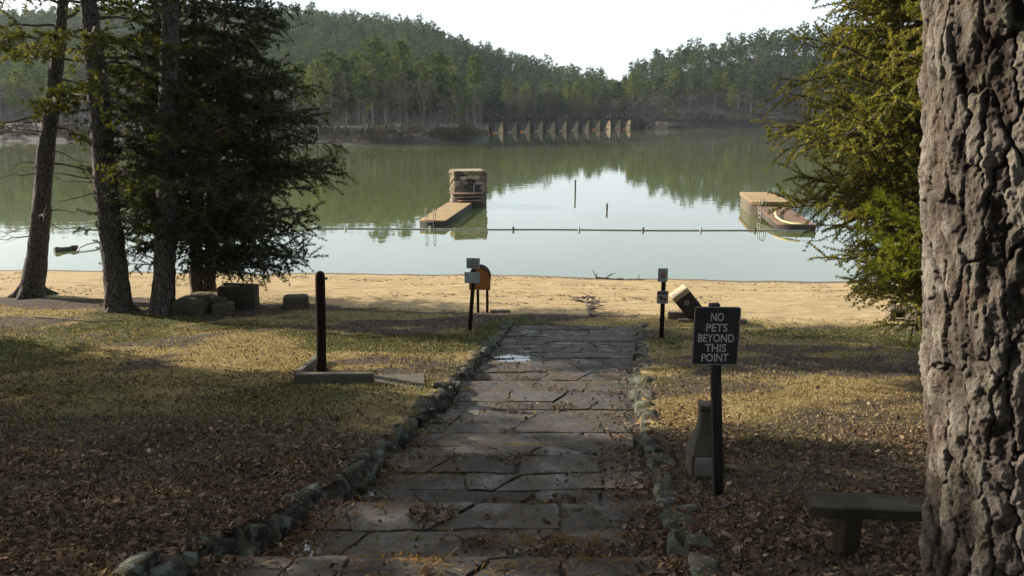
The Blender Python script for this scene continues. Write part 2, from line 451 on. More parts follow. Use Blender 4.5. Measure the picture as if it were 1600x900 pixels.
M['deck'] = simple('dock_planks', [(0.3, (0.1768, 0.1122, 0.0510)), (0.6, (0.2856, 0.1938, 0.0918)), (0.8, (0.3536, 0.2516, 0.1292))], scale=3, stretch=(3, .4, 1), bs=0.2, usetint=0.35)
M['deck_red'] = simple('dock_planks_red', [(0.3, (0.0992, 0.0527, 0.0310)), (0.6, (0.1674, 0.0992, 0.0589)), (0.8, (0.2232, 0.1426, 0.0868))], scale=3, stretch=(3, .4, 1), bs=0.2, usetint=0.35)
M['dock_dark'] = simple('dock_side', [(0.3, (.02, .017, .013)), (0.7, (.07, .058, .045))], scale=3, bs=0.2)
M['dock_side'] = simple('dock_skirt', [(0.3, (0.0567, 0.0470, 0.0284)), (0.7, (0.1040, 0.0855, 0.0567))], scale=3, bs=0.2)
M['steel'] = simple('ladder_steel', [(0.3, (.13, .12, .11)), (0.7, (.28, .26, .24))], scale=4, bs=0, rough=0.5)
M['rope'] = simple('buoy_rope', [(0.3, (0.2400, 0.2480, 0.2240)), (0.7, (0.4000, 0.4080, 0.3760))], scale=3, bs=0)
M['hose'] = simple('yellow_hose', [(0.3, (0.3375, 0.2850, 0.1170)), (0.7, (0.4860, 0.4350, 0.2438))], scale=2, bs=0)
M['pipe'] = simple('pale_pipe', [(0.3, (0.4000, 0.3840, 0.3360)), (0.7, (0.5280, 0.5120, 0.4640))], scale=2, bs=0)
M['bin'] = simple('bin_brown', [(0.3, (.014, .010, .009)), (0.7, (.034, .025, .022))], scale=4, rough=0.6, bs=0.1)
M['bin_lit'] = simple('bin_lit', [(0.3, (0.2520, 0.1960, 0.1190)), (0.7, (0.3500, 0.2800, 0.1820))], scale=4, rough=0.6, bs=0.1)  # sunlight on lid and right edge put into a paler colour
M['driftwood'] = simple('driftwood', [(0.3, (.04, .032, .026)), (0.7, (.13, .10, .08))], scale=8, bs=0.4)
M['leaf'] = leafy('dead_leaves', [(0.0, (0.0220, 0.0147, 0.0110)), (0.3, (0.0679, 0.0438, 0.0300)), (0.55, (0.1371, 0.0897, 0.0582)), (0.8, (0.2632, 0.1826, 0.1202)), (1.0, (0.4386, 0.3442, 0.2503))], 3.0, 0.2, tintw=0.9)
M['straw'] = leafy('dry_grass', [(0.0, (0.0386, 0.0349, 0.0147)), (0.35, (0.0966, 0.0846, 0.0333)), (0.6, (0.2126, 0.1635, 0.0788)), (1.0, (0.3865, 0.3032, 0.1761))], 2.0, 0.3, tintw=0.85)
M['orange_needles'] = leafy('fallen_needles', [(0.0, (0.0750, 0.0338, 0.0090)), (0.5, (0.1800, 0.0900, 0.0225)), (1.0, (0.2700, 0.1650, 0.0525))], 2.0, 0.2, tintw=0.85)

# ------------------------------------------------------------------ terrain
PY = np.array([-60, -5, 0, 3, 6, 8, 11, 15, 18, 21, 24, 27, 30, 34, 38, 46, 60.])
PZ = np.array([10, 6.1, 5.35, 4.6, 3.72, 3.1, 2.65, 2.1, 1.7, 1.32, 1.08, .85, .5, 0, -.5, -1.3, -2.0])
def path_l(y): return np.interp(y, [2, 5, 7.5, 9.8, 12, 14.4, 18, 21.5, 24], [-2.75, -2.3, -1.92, -1.62, -1.28, -.95, -.45, 0.0, .25])
def path_r(y): return np.interp(y, [2, 5, 7.5, 9.8, 12, 14.4, 18, 21.5, 24], [1.05, 1.25, 1.5, 1.72, 1.98, 2.30, 2.85, 3.42, 3.8])
STEPS = np.array([0.9, 3.2, 5.4, 7.5, 9.8, 12.0, 14.4, 16.4, 18.2, 20.1, 21.4])
def base_z(y): return np.interp(y, PY, PZ)
def path_base(y): return base_z(y) - np.interp(y, [0, 8, 12, 16, 20, 23], [.30, .28, .26, .18, .10, .03])
def path_z(y):
    y = np.asarray(y, float)
    i = np.clip(np.searchsorted(STEPS, y, side='right') - 1, 0, len(STEPS) - 2)
    mid = (STEPS[i] + STEPS[i + 1]) / 2
    return path_base(mid) + 0.45 * (path_base(mid + .4) - path_base(mid - .4)) / .8 * (y - mid)
def shore_y(x):
    xx = np.clip(x, -60, 60)
    return 34 - 0.062 * xx + 1.2 * (fbm(xx * .12, xx * 0 + 3.3, 5, 3) - .5) + .7 * (fbm(xx * .55, xx * 0 + 7.7, 6, 3) - .5)
def ground_z(x, y):
    x = np.asarray(x, float); y = np.asarray(y, float)
    ys = y - sstep(22, 32, y) * (shore_y(x) - 34)
    z = base_z(ys)
    near = 1 - sstep(25, 31, y)
    z = z + near * (0.16 * (fbm(x * .35, y * .35, 11, 4) - .5) + 0.05 * (fbm(x * 2.5, y * 2.5, 21, 3) - .5))
    z = z + (1 - near) * 0.10 * (fbm(x * .6, y * .9, 31, 4) - .5) * np.clip(z * 3, 0, 1)
    z = z + sstep(24, 30, y) * (1 - sstep(30, 33, y)) * 0.10 * (fbm(x * 1.3, y * 2.0, 41, 4) - .5)
    # left lawn sits a little above the wall, right lawn dips to it
    z = z + .06 * sstep(0, -1.5, x - path_l(y)) * (1 - sstep(18, 22, y))
    z = z - np.interp(y, [0, 8, 14, 20], [.10, .12, .06, 0]) * (1 - sstep(0.3, 1.6, x - path_r(y))) * sstep(0, .1, x - path_r(y))
    inn = (x > path_l(y) - .05) & (x < path_r(y) + .05) & (y < 21.45)
    z = np.where(inn, path_z(y) - .020 + .050 * np.clip(fbm(x * .9, y * 1.5, 25, 4) - .47, -.2, .5) + .02 * (fbm(x * 5, y * 6, 27, 3) - .5), z)
    return z
def surf_z(x, y):
    z = ground_z(x, y)
    inn = (x > path_l(y)) & (x < path_r(y)) & (y < 21.45)
    return np.where(inn, path_z(y) + .012, z)
def sand_edge(x): return np.interp(x, [-40, -18, -11, -6, -1, 3, 5, 7, 12, 20], [26.5, 26.2, 25.6, 24.6, 23.2, 23.0, 22.6, 21.9, 21.6, 21.3])
def sand_f(x, y): return sstep(-1.1, 1.0, y - sand_edge(x) - 1.6 * (fbm(x * .5, y * .5, 51, 4) - .5))
def green_f(x, y):
    g = fbm(x * .28, y * .34, 61, 4)
    f = sstep(.52, .68, g) * .7 * np.interp(y, [5, 10, 14], [.35, .6, 1])
    f = f + .55 * sstep(3.2, 1.0, np.abs(y - 19.5)) * sstep(.35, .6, fbm(x * .4, y * .7, 63, 3)) * (np.abs(x - 1.5) > 2)
    f = f + .5 * np.exp(-((x + 7.2) / 2.6) ** 2 - ((y - 13) / 1.8) ** 2) + .6 * np.exp(-((x - 9.5) / 2.2) ** 2 - ((y - 20) / 1.2) ** 2)
    return np.clip(f, 0, 1)
def straw_f(x, y):
    f = sstep(.38, .62, fbm(x * .35, y * .6, 71, 4)) * .9
    f = f * np.interp(y, [4, 8, 11, 14, 20], [.12, .22, .55, 1, 1])
    f = f + np.where(x > path_r(y), .25 * sstep(9, 11, y), 0)
    return np.clip(f, 0, 1)

def geo(a, b, n, first):
    r = np.linspace(0, 1, n) ** 2.5
    return a + (b - a) * r
xs = np.concatenate([geo(-15, -420, 40, 0)[::-1][:-1], np.arange(-15, 15.01, 0.1), geo(15, 420, 40, 0)[1:]])
ysg = np.concatenate([np.linspace(-60, 2.5, 40)[:-1], np.arange(2.5, 25, .1), np.arange(25, 40, .2), [42, 46, 52, 60]])
GX, GY = np.meshgrid(xs, ysg)
GZ = ground_z(GX, GY)
nx, ny = len(xs), len(ysg)
vid = np.arange(nx * ny).reshape(ny, nx)
quads = np.stack([vid[:-1, :-1], vid[:-1, 1:], vid[1:, 1:], vid[1:, :-1]], -1).reshape(-1, 4)
V = np.stack([GX, GY, GZ], -1).reshape(-1, 3)
sandv = sand_f(V[:, 0], V[:, 1])
qc = V[quads].mean(1)
is_sand = (sandv[quads].mean(1) > .5)
def terrain_obj(name, sel):
    q = quads[sel]; used, inv = np.unique(q, return_inverse=True)
    mb = MB(); mb.add(V[used], inv.reshape(-1, 4))
    o = mb.build(name, M['ground'], smooth=True)
    x, y, z = V[used].T
    for nm, val in (('sand', sandv[used]), ('green', green_f(x, y)), ('straw', straw_f(x, y)), ('wet', np.clip(1.0 - (z + .06 * (fbm(x * .7, y * .7, 141, 3) - .5)) / .16, 0, 1))):
        a = o.data.attributes.new(nm, 'FLOAT', 'POINT'); a.data.foreach_set('value', val.astype(np.float32))
    return o
tag(terrain_obj('ground', ~is_sand), 'lawn of dry grass, moss and fallen leaves sloping to the beach', kind='structure')
tag(terrain_obj('beach', is_sand), 'sunlit tan sand beach along the lake', kind='structure')
mb = MB()
mb.add([(-1600, 20, 0), (1600, 20, 0), (1600, 1800, 0), (-1600, 1800, 0)], [(0, 1, 2, 3)])
tag(mb.build('water', M['water']), 'calm green lake mirroring hills and sky', kind='structure')

# far land: one height field, bearing by bearing, from the skyline of the photograph
SKX = np.array([-400, 0, 130, 430, 500, 560, 640, 700, 760, 830, 880, 940, 957, 1000, 1060, 1130, 1180, 1250, 1440, 1900])
SKY_ = np.array([30, 28, 26, 22, 22, 33, 37, 62, 78, 95, 107, 121, 131, 110, 90, 80, 66, 66, 60, 60])
def far_shore(b):
    px = 800 + b * 1290
    return np.interp(px, [-400, 0, 300, 480, 560, 640, 735, 752, 756, 985, 1000, 1240, 1500, 1900],
                     [185, 178, 172, 165, 160, 163, 170, 182, 234, 292, 290, 284, 262, 240])
def ridge_y(b): return np.interp(800 + b * 1290, [-400, 700, 900, 960, 1100, 1900], [430, 420, 410, 385, 365, 350])
def rise_y(b): return np.interp(800 + b * 1290, [-400, 700, 780, 950, 1000, 1900], [215, 222, 315, 330, 300, 285])
def far_z(x, y):
    x = np.asarray(x, float); y = np.asarray(y, float)
    b = x / y
    sy = np.interp(800 + b * 1290, SKX, SKY_)
    el = np.tan(np.arctan((450 - sy) / 1280) - PITCH)
    ry = ridge_y(b); rz = 7 + el * ry - np.interp(800 + b * 1290, [700, 900, 957, 1010, 1100], [9.5, 10.5, 12.5, 10.5, 9.5])
    sh = far_shore(b); st = rise_y(b)
    t = sstep(0, 1, (y - st) / (ry - st)) * .55 + np.clip((y - st) / (ry - st), 0, 1) * .45
    z = np.interp(np.clip(y - sh, -8, 30), [-8, 0, 1.2, 8, 30], [-2, -.15, .5, 1.2, 3.0]) + np.maximum(rz - 2, 0) * t
    z = z - np.clip(y - ry - 15, 0, 400) * .16
    z = z + (fbm(x * .03, y * .03, 81, 4) - .5) * 5 * t + (fbm(x * .25, y * .25, 83, 3) - .5) * .8 * np.clip((y - sh) / 6, 0, 1)
    # steep bank above the water on the right
    z = z + np.where(b > .14, 2.5 * sstep(0, 5, y - sh), 0)
    return z
fx = np.arange(-420, 420.1, 4.0); fy = np.concatenate([np.arange(146, 310, 2.0), np.arange(310, 640, 6.0)])
FX, FY = np.meshgrid(fx, fy); FZ = far_z(FX, FY)
vid = np.arange(FX.size).reshape(FX.shape)
q = np.stack([vid[:-1, :-1], vid[:-1, 1:], vid[1:, 1:], vid[1:, :-1]], -1).reshape(-1, 4)
FV = np.stack([FX, FY, FZ], -1).reshape(-1, 3)
keep = FV[q][:, :, 2].max(1) > -.3
used, inv = np.unique(q[keep], return_inverse=True)
mb = MB(); mb.add(FV[used], inv.reshape(-1, 4))
tag(mb.build('hills', M['hills'], smooth=True), 'wooded hills and far shore around the lake', kind='structure')

# ------------------------------------------------------------------ flagstone path
def flag_material():
    m, nt, out = node_mat('flagstone')
    f = math_n(nt, 'ADD', math_n(nt, 'MULTIPLY', noise(nt, 3.0, 8, 0.68), 0.6), math_n(nt, 'MULTIPLY', attr(nt, 'tint'), 0.4))
    col = ramp(nt, f, [(0.25, (0.0179, 0.0152, 0.0130)), (0.43, (0.0395, 0.0331, 0.0278)), (0.6, (0.0673, 0.0575, 0.0480)), (0.8, (0.1122, 0.1010, 0.0875))])
    col = mixc(nt, maprange(nt, noise(nt, 1.3, 6, .65), 0.48, 0.70, 0, .5), col, (0.0607, 0.0412, 0.0243))
    col = mixc(nt, maprange(nt, noise(nt, 5.0, 8, .75), 0.52, 0.68, 0, .75), col, (0.0238, 0.0190, 0.0148))
    col = mixc(nt, 1.0, col, (1.0, .98, .90), 'MULTIPLY')
    col = mixc(nt, maprange(nt, noise(nt, 14, 6, .7), 0.62, 0.72, 0, .5), col, (0.1373, 0.1320, 0.1109))
    h = math_n(nt, 'ADD', noise(nt, 4, 8, .7), math_n(nt, 'MULTIPLY', noise(nt, 22, 6, .7), .35))
    pr_ = princ(nt, out, col, 0.82, bump(nt, h, .8, .05), spec=0.3)
    tcn = N(nt, 'ShaderNodeTexCoord'); wet = None     # two slabs are wet
    for px_, py_, Y_, rad in ((440, 880, 6.3, .34), (800, 552, 17.0, .45), (545, 765, 8.4, .26)):
        q = pix(px_, py_, Y_); q = (q[0], q[1], float(path_z(q[1])))
        vm = N(nt, 'ShaderNodeVectorMath'); vm.operation = 'DISTANCE'; vm.inputs[1].default_value = tuple(q)
        nt.links.new(tcn.outputs['Object'], vm.inputs[0])
        d_ = math_n(nt, 'ADD', math_n(nt, 'DIVIDE', vm.outputs['Value'], rad), math_n(nt, 'MULTIPLY', math_n(nt, 'SUBTRACT', noise(nt, 6, 4), .5), 1.1))
        w_ = maprange(nt, d_, .8, 1.0, 1.0, 0.0)
        wet = w_ if wet is None else math_n(nt, 'MAXIMUM', wet, w_)
    damp = maprange(nt, noise(nt, 1.7, 6, .65), .5, .62, .85, .45)
    nt.links.new(mixc(nt, wet, damp, (.07, .07, .07)), pr_.inputs['Roughness'])
    nt.links.new(wet, pr_.inputs['Coat Weight']); pr_.inputs['Coat Roughness'].default_value = .04; pr_.inputs['Coat IOR'].default_value = 1.6
    return m
M['flag'] = flag_material()
def flagstones():
    r = rs(5); mb = MB()
    for k in range(len(STEPS) - 1):
        y0, y1 = STEPS[k] + .02, STEPS[k + 1] + .035
        if y1 < 2.4: continue
        y = y0
        rows = []
        while y < y1 - .28:
            d = r.uniform(.34, .80)
            if y1 - (y + d) < .3: d = y1 - y
            rows.append((y, min(y + d, y1))); y += d
        for a, b in rows:
            lo, hi = float(path_l((a + b) / 2)) - .05, float(path_r((a + b) / 2)) + .05
            x = lo; cuts = [lo]
            while x < hi - .5:
                x += r.uniform(.38, 1.35); cuts.append(min(x, hi))
            if hi - cuts[-1] > .05: cuts[-1] = hi
            skew = r.uniform(-.2, .2, len(cuts))
            for i in range(len(cuts) - 1):
                g = r.uniform(.005, .020)
                x0, x1 = cuts[i] + g, cuts[i + 1] - g
                if x1 - x0 < .12: continue
                s0, s1 = skew[i], skew[i + 1]
                ya, yb = a + g * r.uniform(.6, 1.6), b - g * r.uniform(.6, 1.6)
                last = b >= y1 - .01
                P = [(x0 - s0, ya), ((x0 + x1) / 2 + r.uniform(-.1, .1), ya + r.uniform(-.03, .04)), (x1 - s1, ya),
                     (x1 + r.uniform(-.015, .015), (ya + yb) / 2), (x1 + s1, yb),
                     ((x0 + x1) / 2 + r.uniform(-.1, .1), yb + (0 if last else r.uniform(-.035, .03))), (x0 + s0, yb), (x0 + r.uniform(-.015, .015), (ya + yb) / 2)]
                P = np.array(P)
                # cut corners for a worn outline
                Q = []
                for j in range(8):
                    p, pn, nxt = P[j], P[(j - 1) % 8], P[(j + 1) % 8]
                    if j % 2 == 0:
                        c = r.uniform(.01, .045)
                        for o in (pn, nxt):
                            dv = o - p; L = np.linalg.norm(dv) + 1e-6
                            Q.append(p + dv / L * min(c, L * .4))
                    else: Q.append(p)
                Q2 = []
                for j in range(len(Q)):
                    p, nxt = np.array(Q[j]), np.array(Q[(j + 1) % len(Q)]); Q2.append(p)
                    if np.linalg.norm(nxt - p) > .16:
                        for tt in (.33, .67): Q2.append(p + (nxt - p) * tt + r.normal(0, .011, 2))
                Q = np.array(Q2)
                Q = Q + r.normal(0, .006, Q.shape)
                ox, oy = Q[:, 0].copy(), Q[:, 1].copy()      # joints wander: one smooth warp for the whole paving
                Q[:, 1] += .17 * (fbm(ox * .75, oy * .6, 151, 3) - .5); Q[:, 0] += .20 * (fbm(ox * .6 + 9, oy * .9, 153, 3) - .5)
                cz = r.uniform(-.008, .012); tx, ty = r.uniform(-.012, .012, 2)
                cen = Q.mean(0)
                def zt(pp): return path_z(np.minimum(pp[:, 1], STEPS[k + 1] - .001)) if False else (path_z(np.full(len(pp), (STEPS[k] + STEPS[k + 1]) / 2)) + (pp[:, 1] - (STEPS[k] + STEPS[k + 1]) / 2) * (path_z(STEPS[k] + .9) - path_z(STEPS[k] + .4)) / .5)
                inner = cen + (Q - cen) * .982
                top = np.column_stack([inner, zt(inner) + cz + (inner - cen) @ np.array((tx, ty))])
                rim = np.column_stack([Q, zt(Q) + cz - .007 + (Q - cen) @ np.array((tx, ty))])
                bot = np.column_stack([Q, zt(Q) - (.24 if last else .10)])
                cc = np.append(cen, top[:, 2].mean() + r.uniform(-.004, .004))
                n = len(Q); kk = np.arange(n); k2 = (kk + 1) % n
                tint = np.clip(r.normal(.5, .17), 0, 1)
                mb.add(np.vstack([bot, rim, top, cc]), np.stack([kk, k2, k2 + n, kk + n], -1), tint)
                vv = np.vstack([rim, top]); mb.add(vv, np.stack([kk, k2, k2 + n, kk + n], -1), tint)
                vv = np.vstack([top, cc]); mb.add(vv, np.stack([kk, k2, np.full(n, n)], -1), tint)
    return mb.build('path', M['flag'])
tag(flagstones(), 'worn flagstone path of broad shallow steps down to the beach', kind='structure')

# ------------------------------------------------------------------ rocks, edging
_bm = bmesh.new(); bmesh.ops.create_icosphere(_bm, subdivisions=3, radius=1)
ICO_V = np.array([v.co[:] for v in _bm.verts]); ICO_F = np.array([[v.index for v in f.verts] for f in _bm.faces]); _bm.free()
def rock(mb, c, s, rz=0.0, seed=0, sq=.55, rough=.16, tint=None, chips=0):
    p = np.sign(ICO_V) * np.abs(ICO_V) ** sq
    p = p / np.abs(p).max()
    nz = vn3(ICO_V * 1.7 + seed * 3.7, seed) - .5
    n2 = vn3(ICO_V * 4.5 + seed * 1.3, seed + 9) - .5
    p = p * (1 + rough * 2 * nz + rough * .8 * n2)[:, None]
    if chips:
        rc = rs(seed + 5000)
        for _ in range(chips):
            n_ = norm(rc.normal(size=3) + np.array((0, 0, .25))); d_ = p @ n_; c_ = d_.max() * rc.uniform(.62, .88)
            p = p - np.maximum(d_ - c_, 0)[:, None] * n_ * .93
    p = p * np.array(s) / 2
    ca, sa = math.cos(rz), math.sin(rz)
    p = p @ np.array([[ca, sa, 0], [-sa, ca, 0], [0, 0, 1]])
    mb.add(p + np.array(c), ICO_F, tint if tint is not None else (seed * .37) % 1)
def edging(name, fx, side, y0, y1, label, seed):
    r = rs(seed)
    ymid = (y0 + y1) / 2
    root = empty(name, (float(fx(ymid)), ymid, float(base_z(ymid))), label, 'stone edging')
    y = y0
    while y < y1:
        L = r.uniform(.18, .50); w = r.uniform(.18, .34)
        x = float(fx(y + L / 2)) + side * (w / 2 - .03) + r.uniform(-.05, .05)
        zt = float(ground_z(x + side * .45, y + L / 2)); zb = float(path_z(min(y + L / 2, 21.3)))
        top = max(zt + r.uniform(-.04, .055), zb + .10)
        h = max(top - zb + .12, .2)
        ang = math.atan2(float(fx(y + L) - fx(y)), L)
        m = MB()
        rock(m, (x, y + L / 2, top - h / 2), (w, L * 1.22, h), -ang + r.uniform(-.35, .35), int(r.randint(1, 900)), .38, .18, chips=9)
        if h > .33 and r.rand() < .6:    # a lower course under the cap
            rock(m, (x - side * .07, y + L / 2 + .1, zb + .06), (w, L, .2), -ang, int(r.randint(1, 900)), .4, .15, chips=6)
        m.build('stone', M['edge_stone'], root, smooth=False)
        y += L
    return root
edging('stone_edging', path_l, -1, 3.6, 21.5, 'low lichen-covered stone wall along the left edge of the path', 3)
edging('stone_edging', path_r, 1, 3.6, 21.0, 'low lichen-covered stone edging along the right side of the path, beside the black sign', 8)

# ------------------------------------------------------------------ foliage
def blades(mb, C, D, r, L, W, k, spread, tint0=.5, tvar=.25, mi=0, up=0.0):
    """k narrow blades from every centre C around direction D"""
    C = np.repeat(np.asarray(C, float), k, 0); D = np.repeat(np.asarray(D, float), k, 0)
    n = len(C)
    if n == 0: return
    d = norm(D + spread * r.normal(size=(n, 3)) + np.array((0, 0, up)))
    s = norm(np.cross(d, r.normal(size=(n, 3))))
    l = L * r.uniform(.6, 1.25, n)[:, None]; w = W * r.uniform(.7, 1.3, n)[:, None]
    C = C + (r.uniform(-.15, .15, (n, 1)) * L) * d
    v = np.stack([C - s * w * .3, C + d * l * .45 + s * w * .55, C + d * l, C + d * l * .45 - s * w * .55], 1).reshape(-1, 3)
    f = np.arange(n * 4).reshape(-1, 4)
    t = np.repeat(np.clip(np.repeat(tint0 + tvar * r.normal(size=n // k), k) + .08 * r.normal(size=n), 0, 1), 4)
    mb.add(v, f, t, mi)
def bough(wood, leaf, r, start, d, L, rad, droop=.15, n_lat=12, lat=.9, tuft=dict(), step=.16, inner=.25, upturn=0.0, wood_n=5, latz=.35):
    d = norm(np.asarray(d, float)); n = max(5, int(L / .35))
    t = np.linspace(0, 1, n)
    wob = np.cumsum(r.normal(size=(n, 3)) * .07 * L / n * 3, 0); wob -= wob[0]
    pts = np.asarray(start) + d * (t * L)[:, None] + wob
    pts[:, 2] += -droop * L * t ** 1.6 + upturn * L * t ** 3
    wood.tube(pts, rad * (1 - .85 * t) + .004, wood_n, caps=False)
    cs, ds = [], []
    for i in range(n_lat):
        tt = inner + (1 - inner) * (i + r.uniform(0, 1)) / n_lat
        p = np.array([np.interp(tt, t, pts[:, a]) for a in range(3)])
        ax = norm(pts[min(int(tt * (n - 1)) + 1, n - 1)] - pts[int(tt * (n - 1))] if int(tt * (n - 1)) < n - 1 else d)
        sd = norm(np.cross(ax, (0, 0, 1))) * (1 if i % 2 else -1)
        ld = norm(ax * r.uniform(.4, 1.0) + sd * r.uniform(.5, 1.0) + np.array((0, 0, r.uniform(-latz, latz))))
        ll = lat * (1 - .42 * tt) * r.uniform(.6, 1.2)
        m = max(2, int(ll / step))
        q = p + ld * (np.linspace(0, 1, m + 1) * ll)[:, None]
        q = q + (np.linspace(0, 1, m + 1) ** 1.5 * ll)[:, None] * r.normal(0, .22, 3) - np.array((0, 0, .16 * ll)) * (np.linspace(0, 1, m + 1) ** 2)[:, None]
        if ll > .3: wood.tube(q, np.linspace(rad * .28 + .004, .004, m + 1), 3, caps=False)
        cs.append(q[1:]); ds.append(np.repeat(ld[None], m, 0))
    k = int(n * .8); cs.append(pts[-2:]); ds.append(np.repeat(d[None], 2, 0))
    if leaf is not None: blades(leaf, np.vstack(cs), np.vstack(ds), r, **tuft)
    return pts

# ---- far trees: prototypes, then object copies
def far_pine_mesh(seed, H, c0, Rad, nb, ncl, k, L, W):
    r = rs(seed); m = MB()
    lean = r.uniform(-.02, .02, 2)
    hh = np.linspace(0, H, 7)
    ax = np.column_stack([lean[0] * hh + .1 * np.sin(hh * .4 + seed), lean[1] * hh, hh])
    tr = MB(); tr.tube(ax, np.linspace(.011 * H + .03, .03, 7), 6, caps=False)
    cs, ds = [], []
    for i in range(nb):
        t = ((i + r.uniform(0, 1)) / nb)
        h = H * (c0 + (1 - c0) * t)
        rr = Rad * (math.sin(math.pi * min(1, .16 + .80 * t ** .85)) ** .7) * r.uniform(.55, 1.15)
        az = r.uniform(0, 2 * math.pi)
        d = np.array((math.cos(az), math.sin(az), r.uniform(-.15, .5)))
        p0 = np.array((np.interp(h, hh, ax[:, 0]), np.interp(h, hh, ax[:, 1]), h))
        tr.tube(np.stack([p0, p0 + d * rr * .8]), [.05, .02], 3, caps=False)
        for j in range(ncl):
            q = .35 + .65 * (j + r.uniform(0, 1)) / ncl
            cs.append(p0 + d * rr * q + r.normal(size=3) * .22 * rr * .5); ds.append(norm(d + np.array((0, 0, .4))))
    blades(m, cs, ds, r, L, W, k, .75, .5, .2)
    for i in range(8):      # dead lower limbs
        h = H * r.uniform(.2, c0); az = r.uniform(0, 6.28); p0 = np.array((0, 0, h)) + np.array((np.interp(h, hh, ax[:, 0]), np.interp(h, hh, ax[:, 1]), 0))
        tr.tube(np.stack([p0, p0 + np.array((math.cos(az), math.sin(az), .1)) * r.uniform(.5, 1.6)]), [.035, .01], 3, caps=False)
    return tr, m
def bare_mesh(seed, H, k=4):
    r = rs(seed); tr = MB(); tw = MB()
    def grow(p, d, L, rad, lev):
        q = p + d * L
        mid = (p + q) / 2 + r.normal(size=3) * .05 * L
        tr.tube(np.stack([p, mid, q]), [rad, rad * .85, rad * .65], 4 if lev else 6, caps=False)
        if lev >= 3:
            blades(tw, np.stack([mid, q]), np.stack([d, d]), r, 1.5, .06, k, .6, .5, .2); return
        for i in range(3):
            nd = norm(d + r.normal(size=3) * .48 + np.array((0, 0, .22)))
            grow(q if i else mid + (q - mid) * .5, nd, L * r.uniform(.6, .85), rad * .6, lev + 1)
    grow(np.zeros(3), norm(np.array((r.uniform(-.06, .06), r.uniform(-.06, .06), 1))), H * .33, .014 * H, 0)
    return tr, tw
def brush_mesh(seed, H, n=60, mat_green=False):
    r = rs(seed); tr = MB(); tw = MB()
    for i in range(10):
        d = norm(np.array((r.normal() * .5, r.normal() * .5, 1))); tr.tube(np.stack([np.zeros(3), d * H * .7]), [.05, .015], 3, caps=False)
    az = r.uniform(0, 6.28, n); rr = np.sqrt(r.uniform(0, 1, n)) * H * .62; z = H * (.15 + .7 * r.uniform(0, 1, n) * np.sqrt(1 - (rr / (H * .7)) ** 2))
    c = np.column_stack([np.cos(az) * rr, np.sin(az) * rr, z])
    blades(tw, c, norm(np.column_stack([np.cos(az), np.sin(az), np.full(n, .9)])), r, H * .17, H * .045, 7, .7, .5, .2)
    return tr, tw
FARP = []   # (kind, trunk mesh, crown mesh, height)
for i, (H, c0, Rd) in enumerate([(19, .45, 3.3), (17, .38, 3.5), (20, .52, 3.0), (16, .30, 3.3), (18, .6, 2.9)]):
    t_, c_ = far_pine_mesh(100 + i, H, c0, Rd, 62, 4, 11, .78, .17)
    FARP.append(('pine', t_.build('trunk', M['far_trunk'], obj=False), c_.build('crown', M['grove_pine'], obj=False), H))
for i, H in enumerate([13, 11, 14]):
    t_, c_ = bare_mesh(200 + i, H)
    FARP.append(('bare', t_.build('trunk', M['far_trunk'], obj=False), c_.build('crown', M['far_bare'], obj=False), H))
for i, H in enumerate([3.2, 4.2]):
    t_, c_ = brush_mesh(230 + i, H)
    FARP.append(('brush', t_.build('stem', M['far_trunk'], obj=False), c_.build('foliage', M['far_brush'], obj=False), H))
PINES, BARES, BRUSH = FARP[:5], FARP[5:8], FARP[8:]
def far_tree(proto, x, y, s, rz, name, label, cat, group, parts=True, sz=None):
    o = bpy.data.objects.new(name, None); link(o)
    o.location = (x, y, float(far_z(x, y)) - .15); o.rotation_euler = (0, 0, rz); o.scale = (s, s, sz or s)
    tag(o, label, cat, group)
    for me in (proto[1], proto[2]):
        c = bpy.data.objects.new(me.name.split('.')[0], me); link(c, o)
    return o
r = rs(77)
def bx(px, y): return (px - 800) / 1280 * (y * math.cos(PITCH) + 1.3)     # pixel column -> X at far distance
# the point on the left shore: its tallest pines stand out one by one
tall = [(498, 168, 96, 0), (540, 172, 88, 3), (585, 174, 58, 1), (604, 186, 80, 3), (628, 178, 64, 2), (684, 182, 82, 1), (700, 188, 92, 0), (660, 190, 96, 2),
        (520, 186, 80, 4), (563, 188, 84, 2), (646, 176, 110, 3), (716, 186, 118, 3)]
tl = ['tall pine at the left end of the point, beside the dark cedar', 'bare-trunked pine left of the tallest pine on the point', 'tallest pale green pine in the middle of the wooded point',
      'pine just right of the tallest pine on the point', 'pine with bare lower trunk near the middle of the point', 'spreading dark pine left of the tip of the wooded point',
      'dark pine nearest the tip of the wooded point', 'pine behind the gap in the trees on the point', 'pine set back behind the left end of the point',
      'pine set back left of the tallest pine on the point', 'short pine in front of the middle of the point', 'short low-branched pine at the tip of the point']
for (px, y, ptop, k), lb in zip(tall, tl):
    x = bx(px, y); zt = pix(px, ptop, y)[2]; s = (zt - float(far_z(x, y))) / PINES[k][3]
    far_tree(PINES[k], x, y, s, r.uniform(0, 6), 'pine_tree', lb, 'pine tree', 'tall pines on the point')
placed = []
def scatter(n, pxr, dr, seed, mind):
    rr = rs(seed); out = []; tries = 0
    while len(out) < n and tries < n * 40:
        tries += 1
        px = rr.uniform(*pxr); b = (px - 800) / 1290; d = rr.uniform(*dr)
        y = float(far_shore(b)) + d; x = b * y
        if all((x - a) ** 2 + (y - c) ** 2 > mind ** 2 for a, c in out): out.append((x, y))
    return out
for x, y in scatter(46, (-60, 745), (3.5, 42), 301, 3.6):
    k = r.randint(5); far_tree(PINES[k], x, y, r.uniform(.62, .92), r.uniform(0, 6), 'pine_tree', 'pine in the grove covering the left shore and its point', 'pine tree', 'pines of the left shore grove')
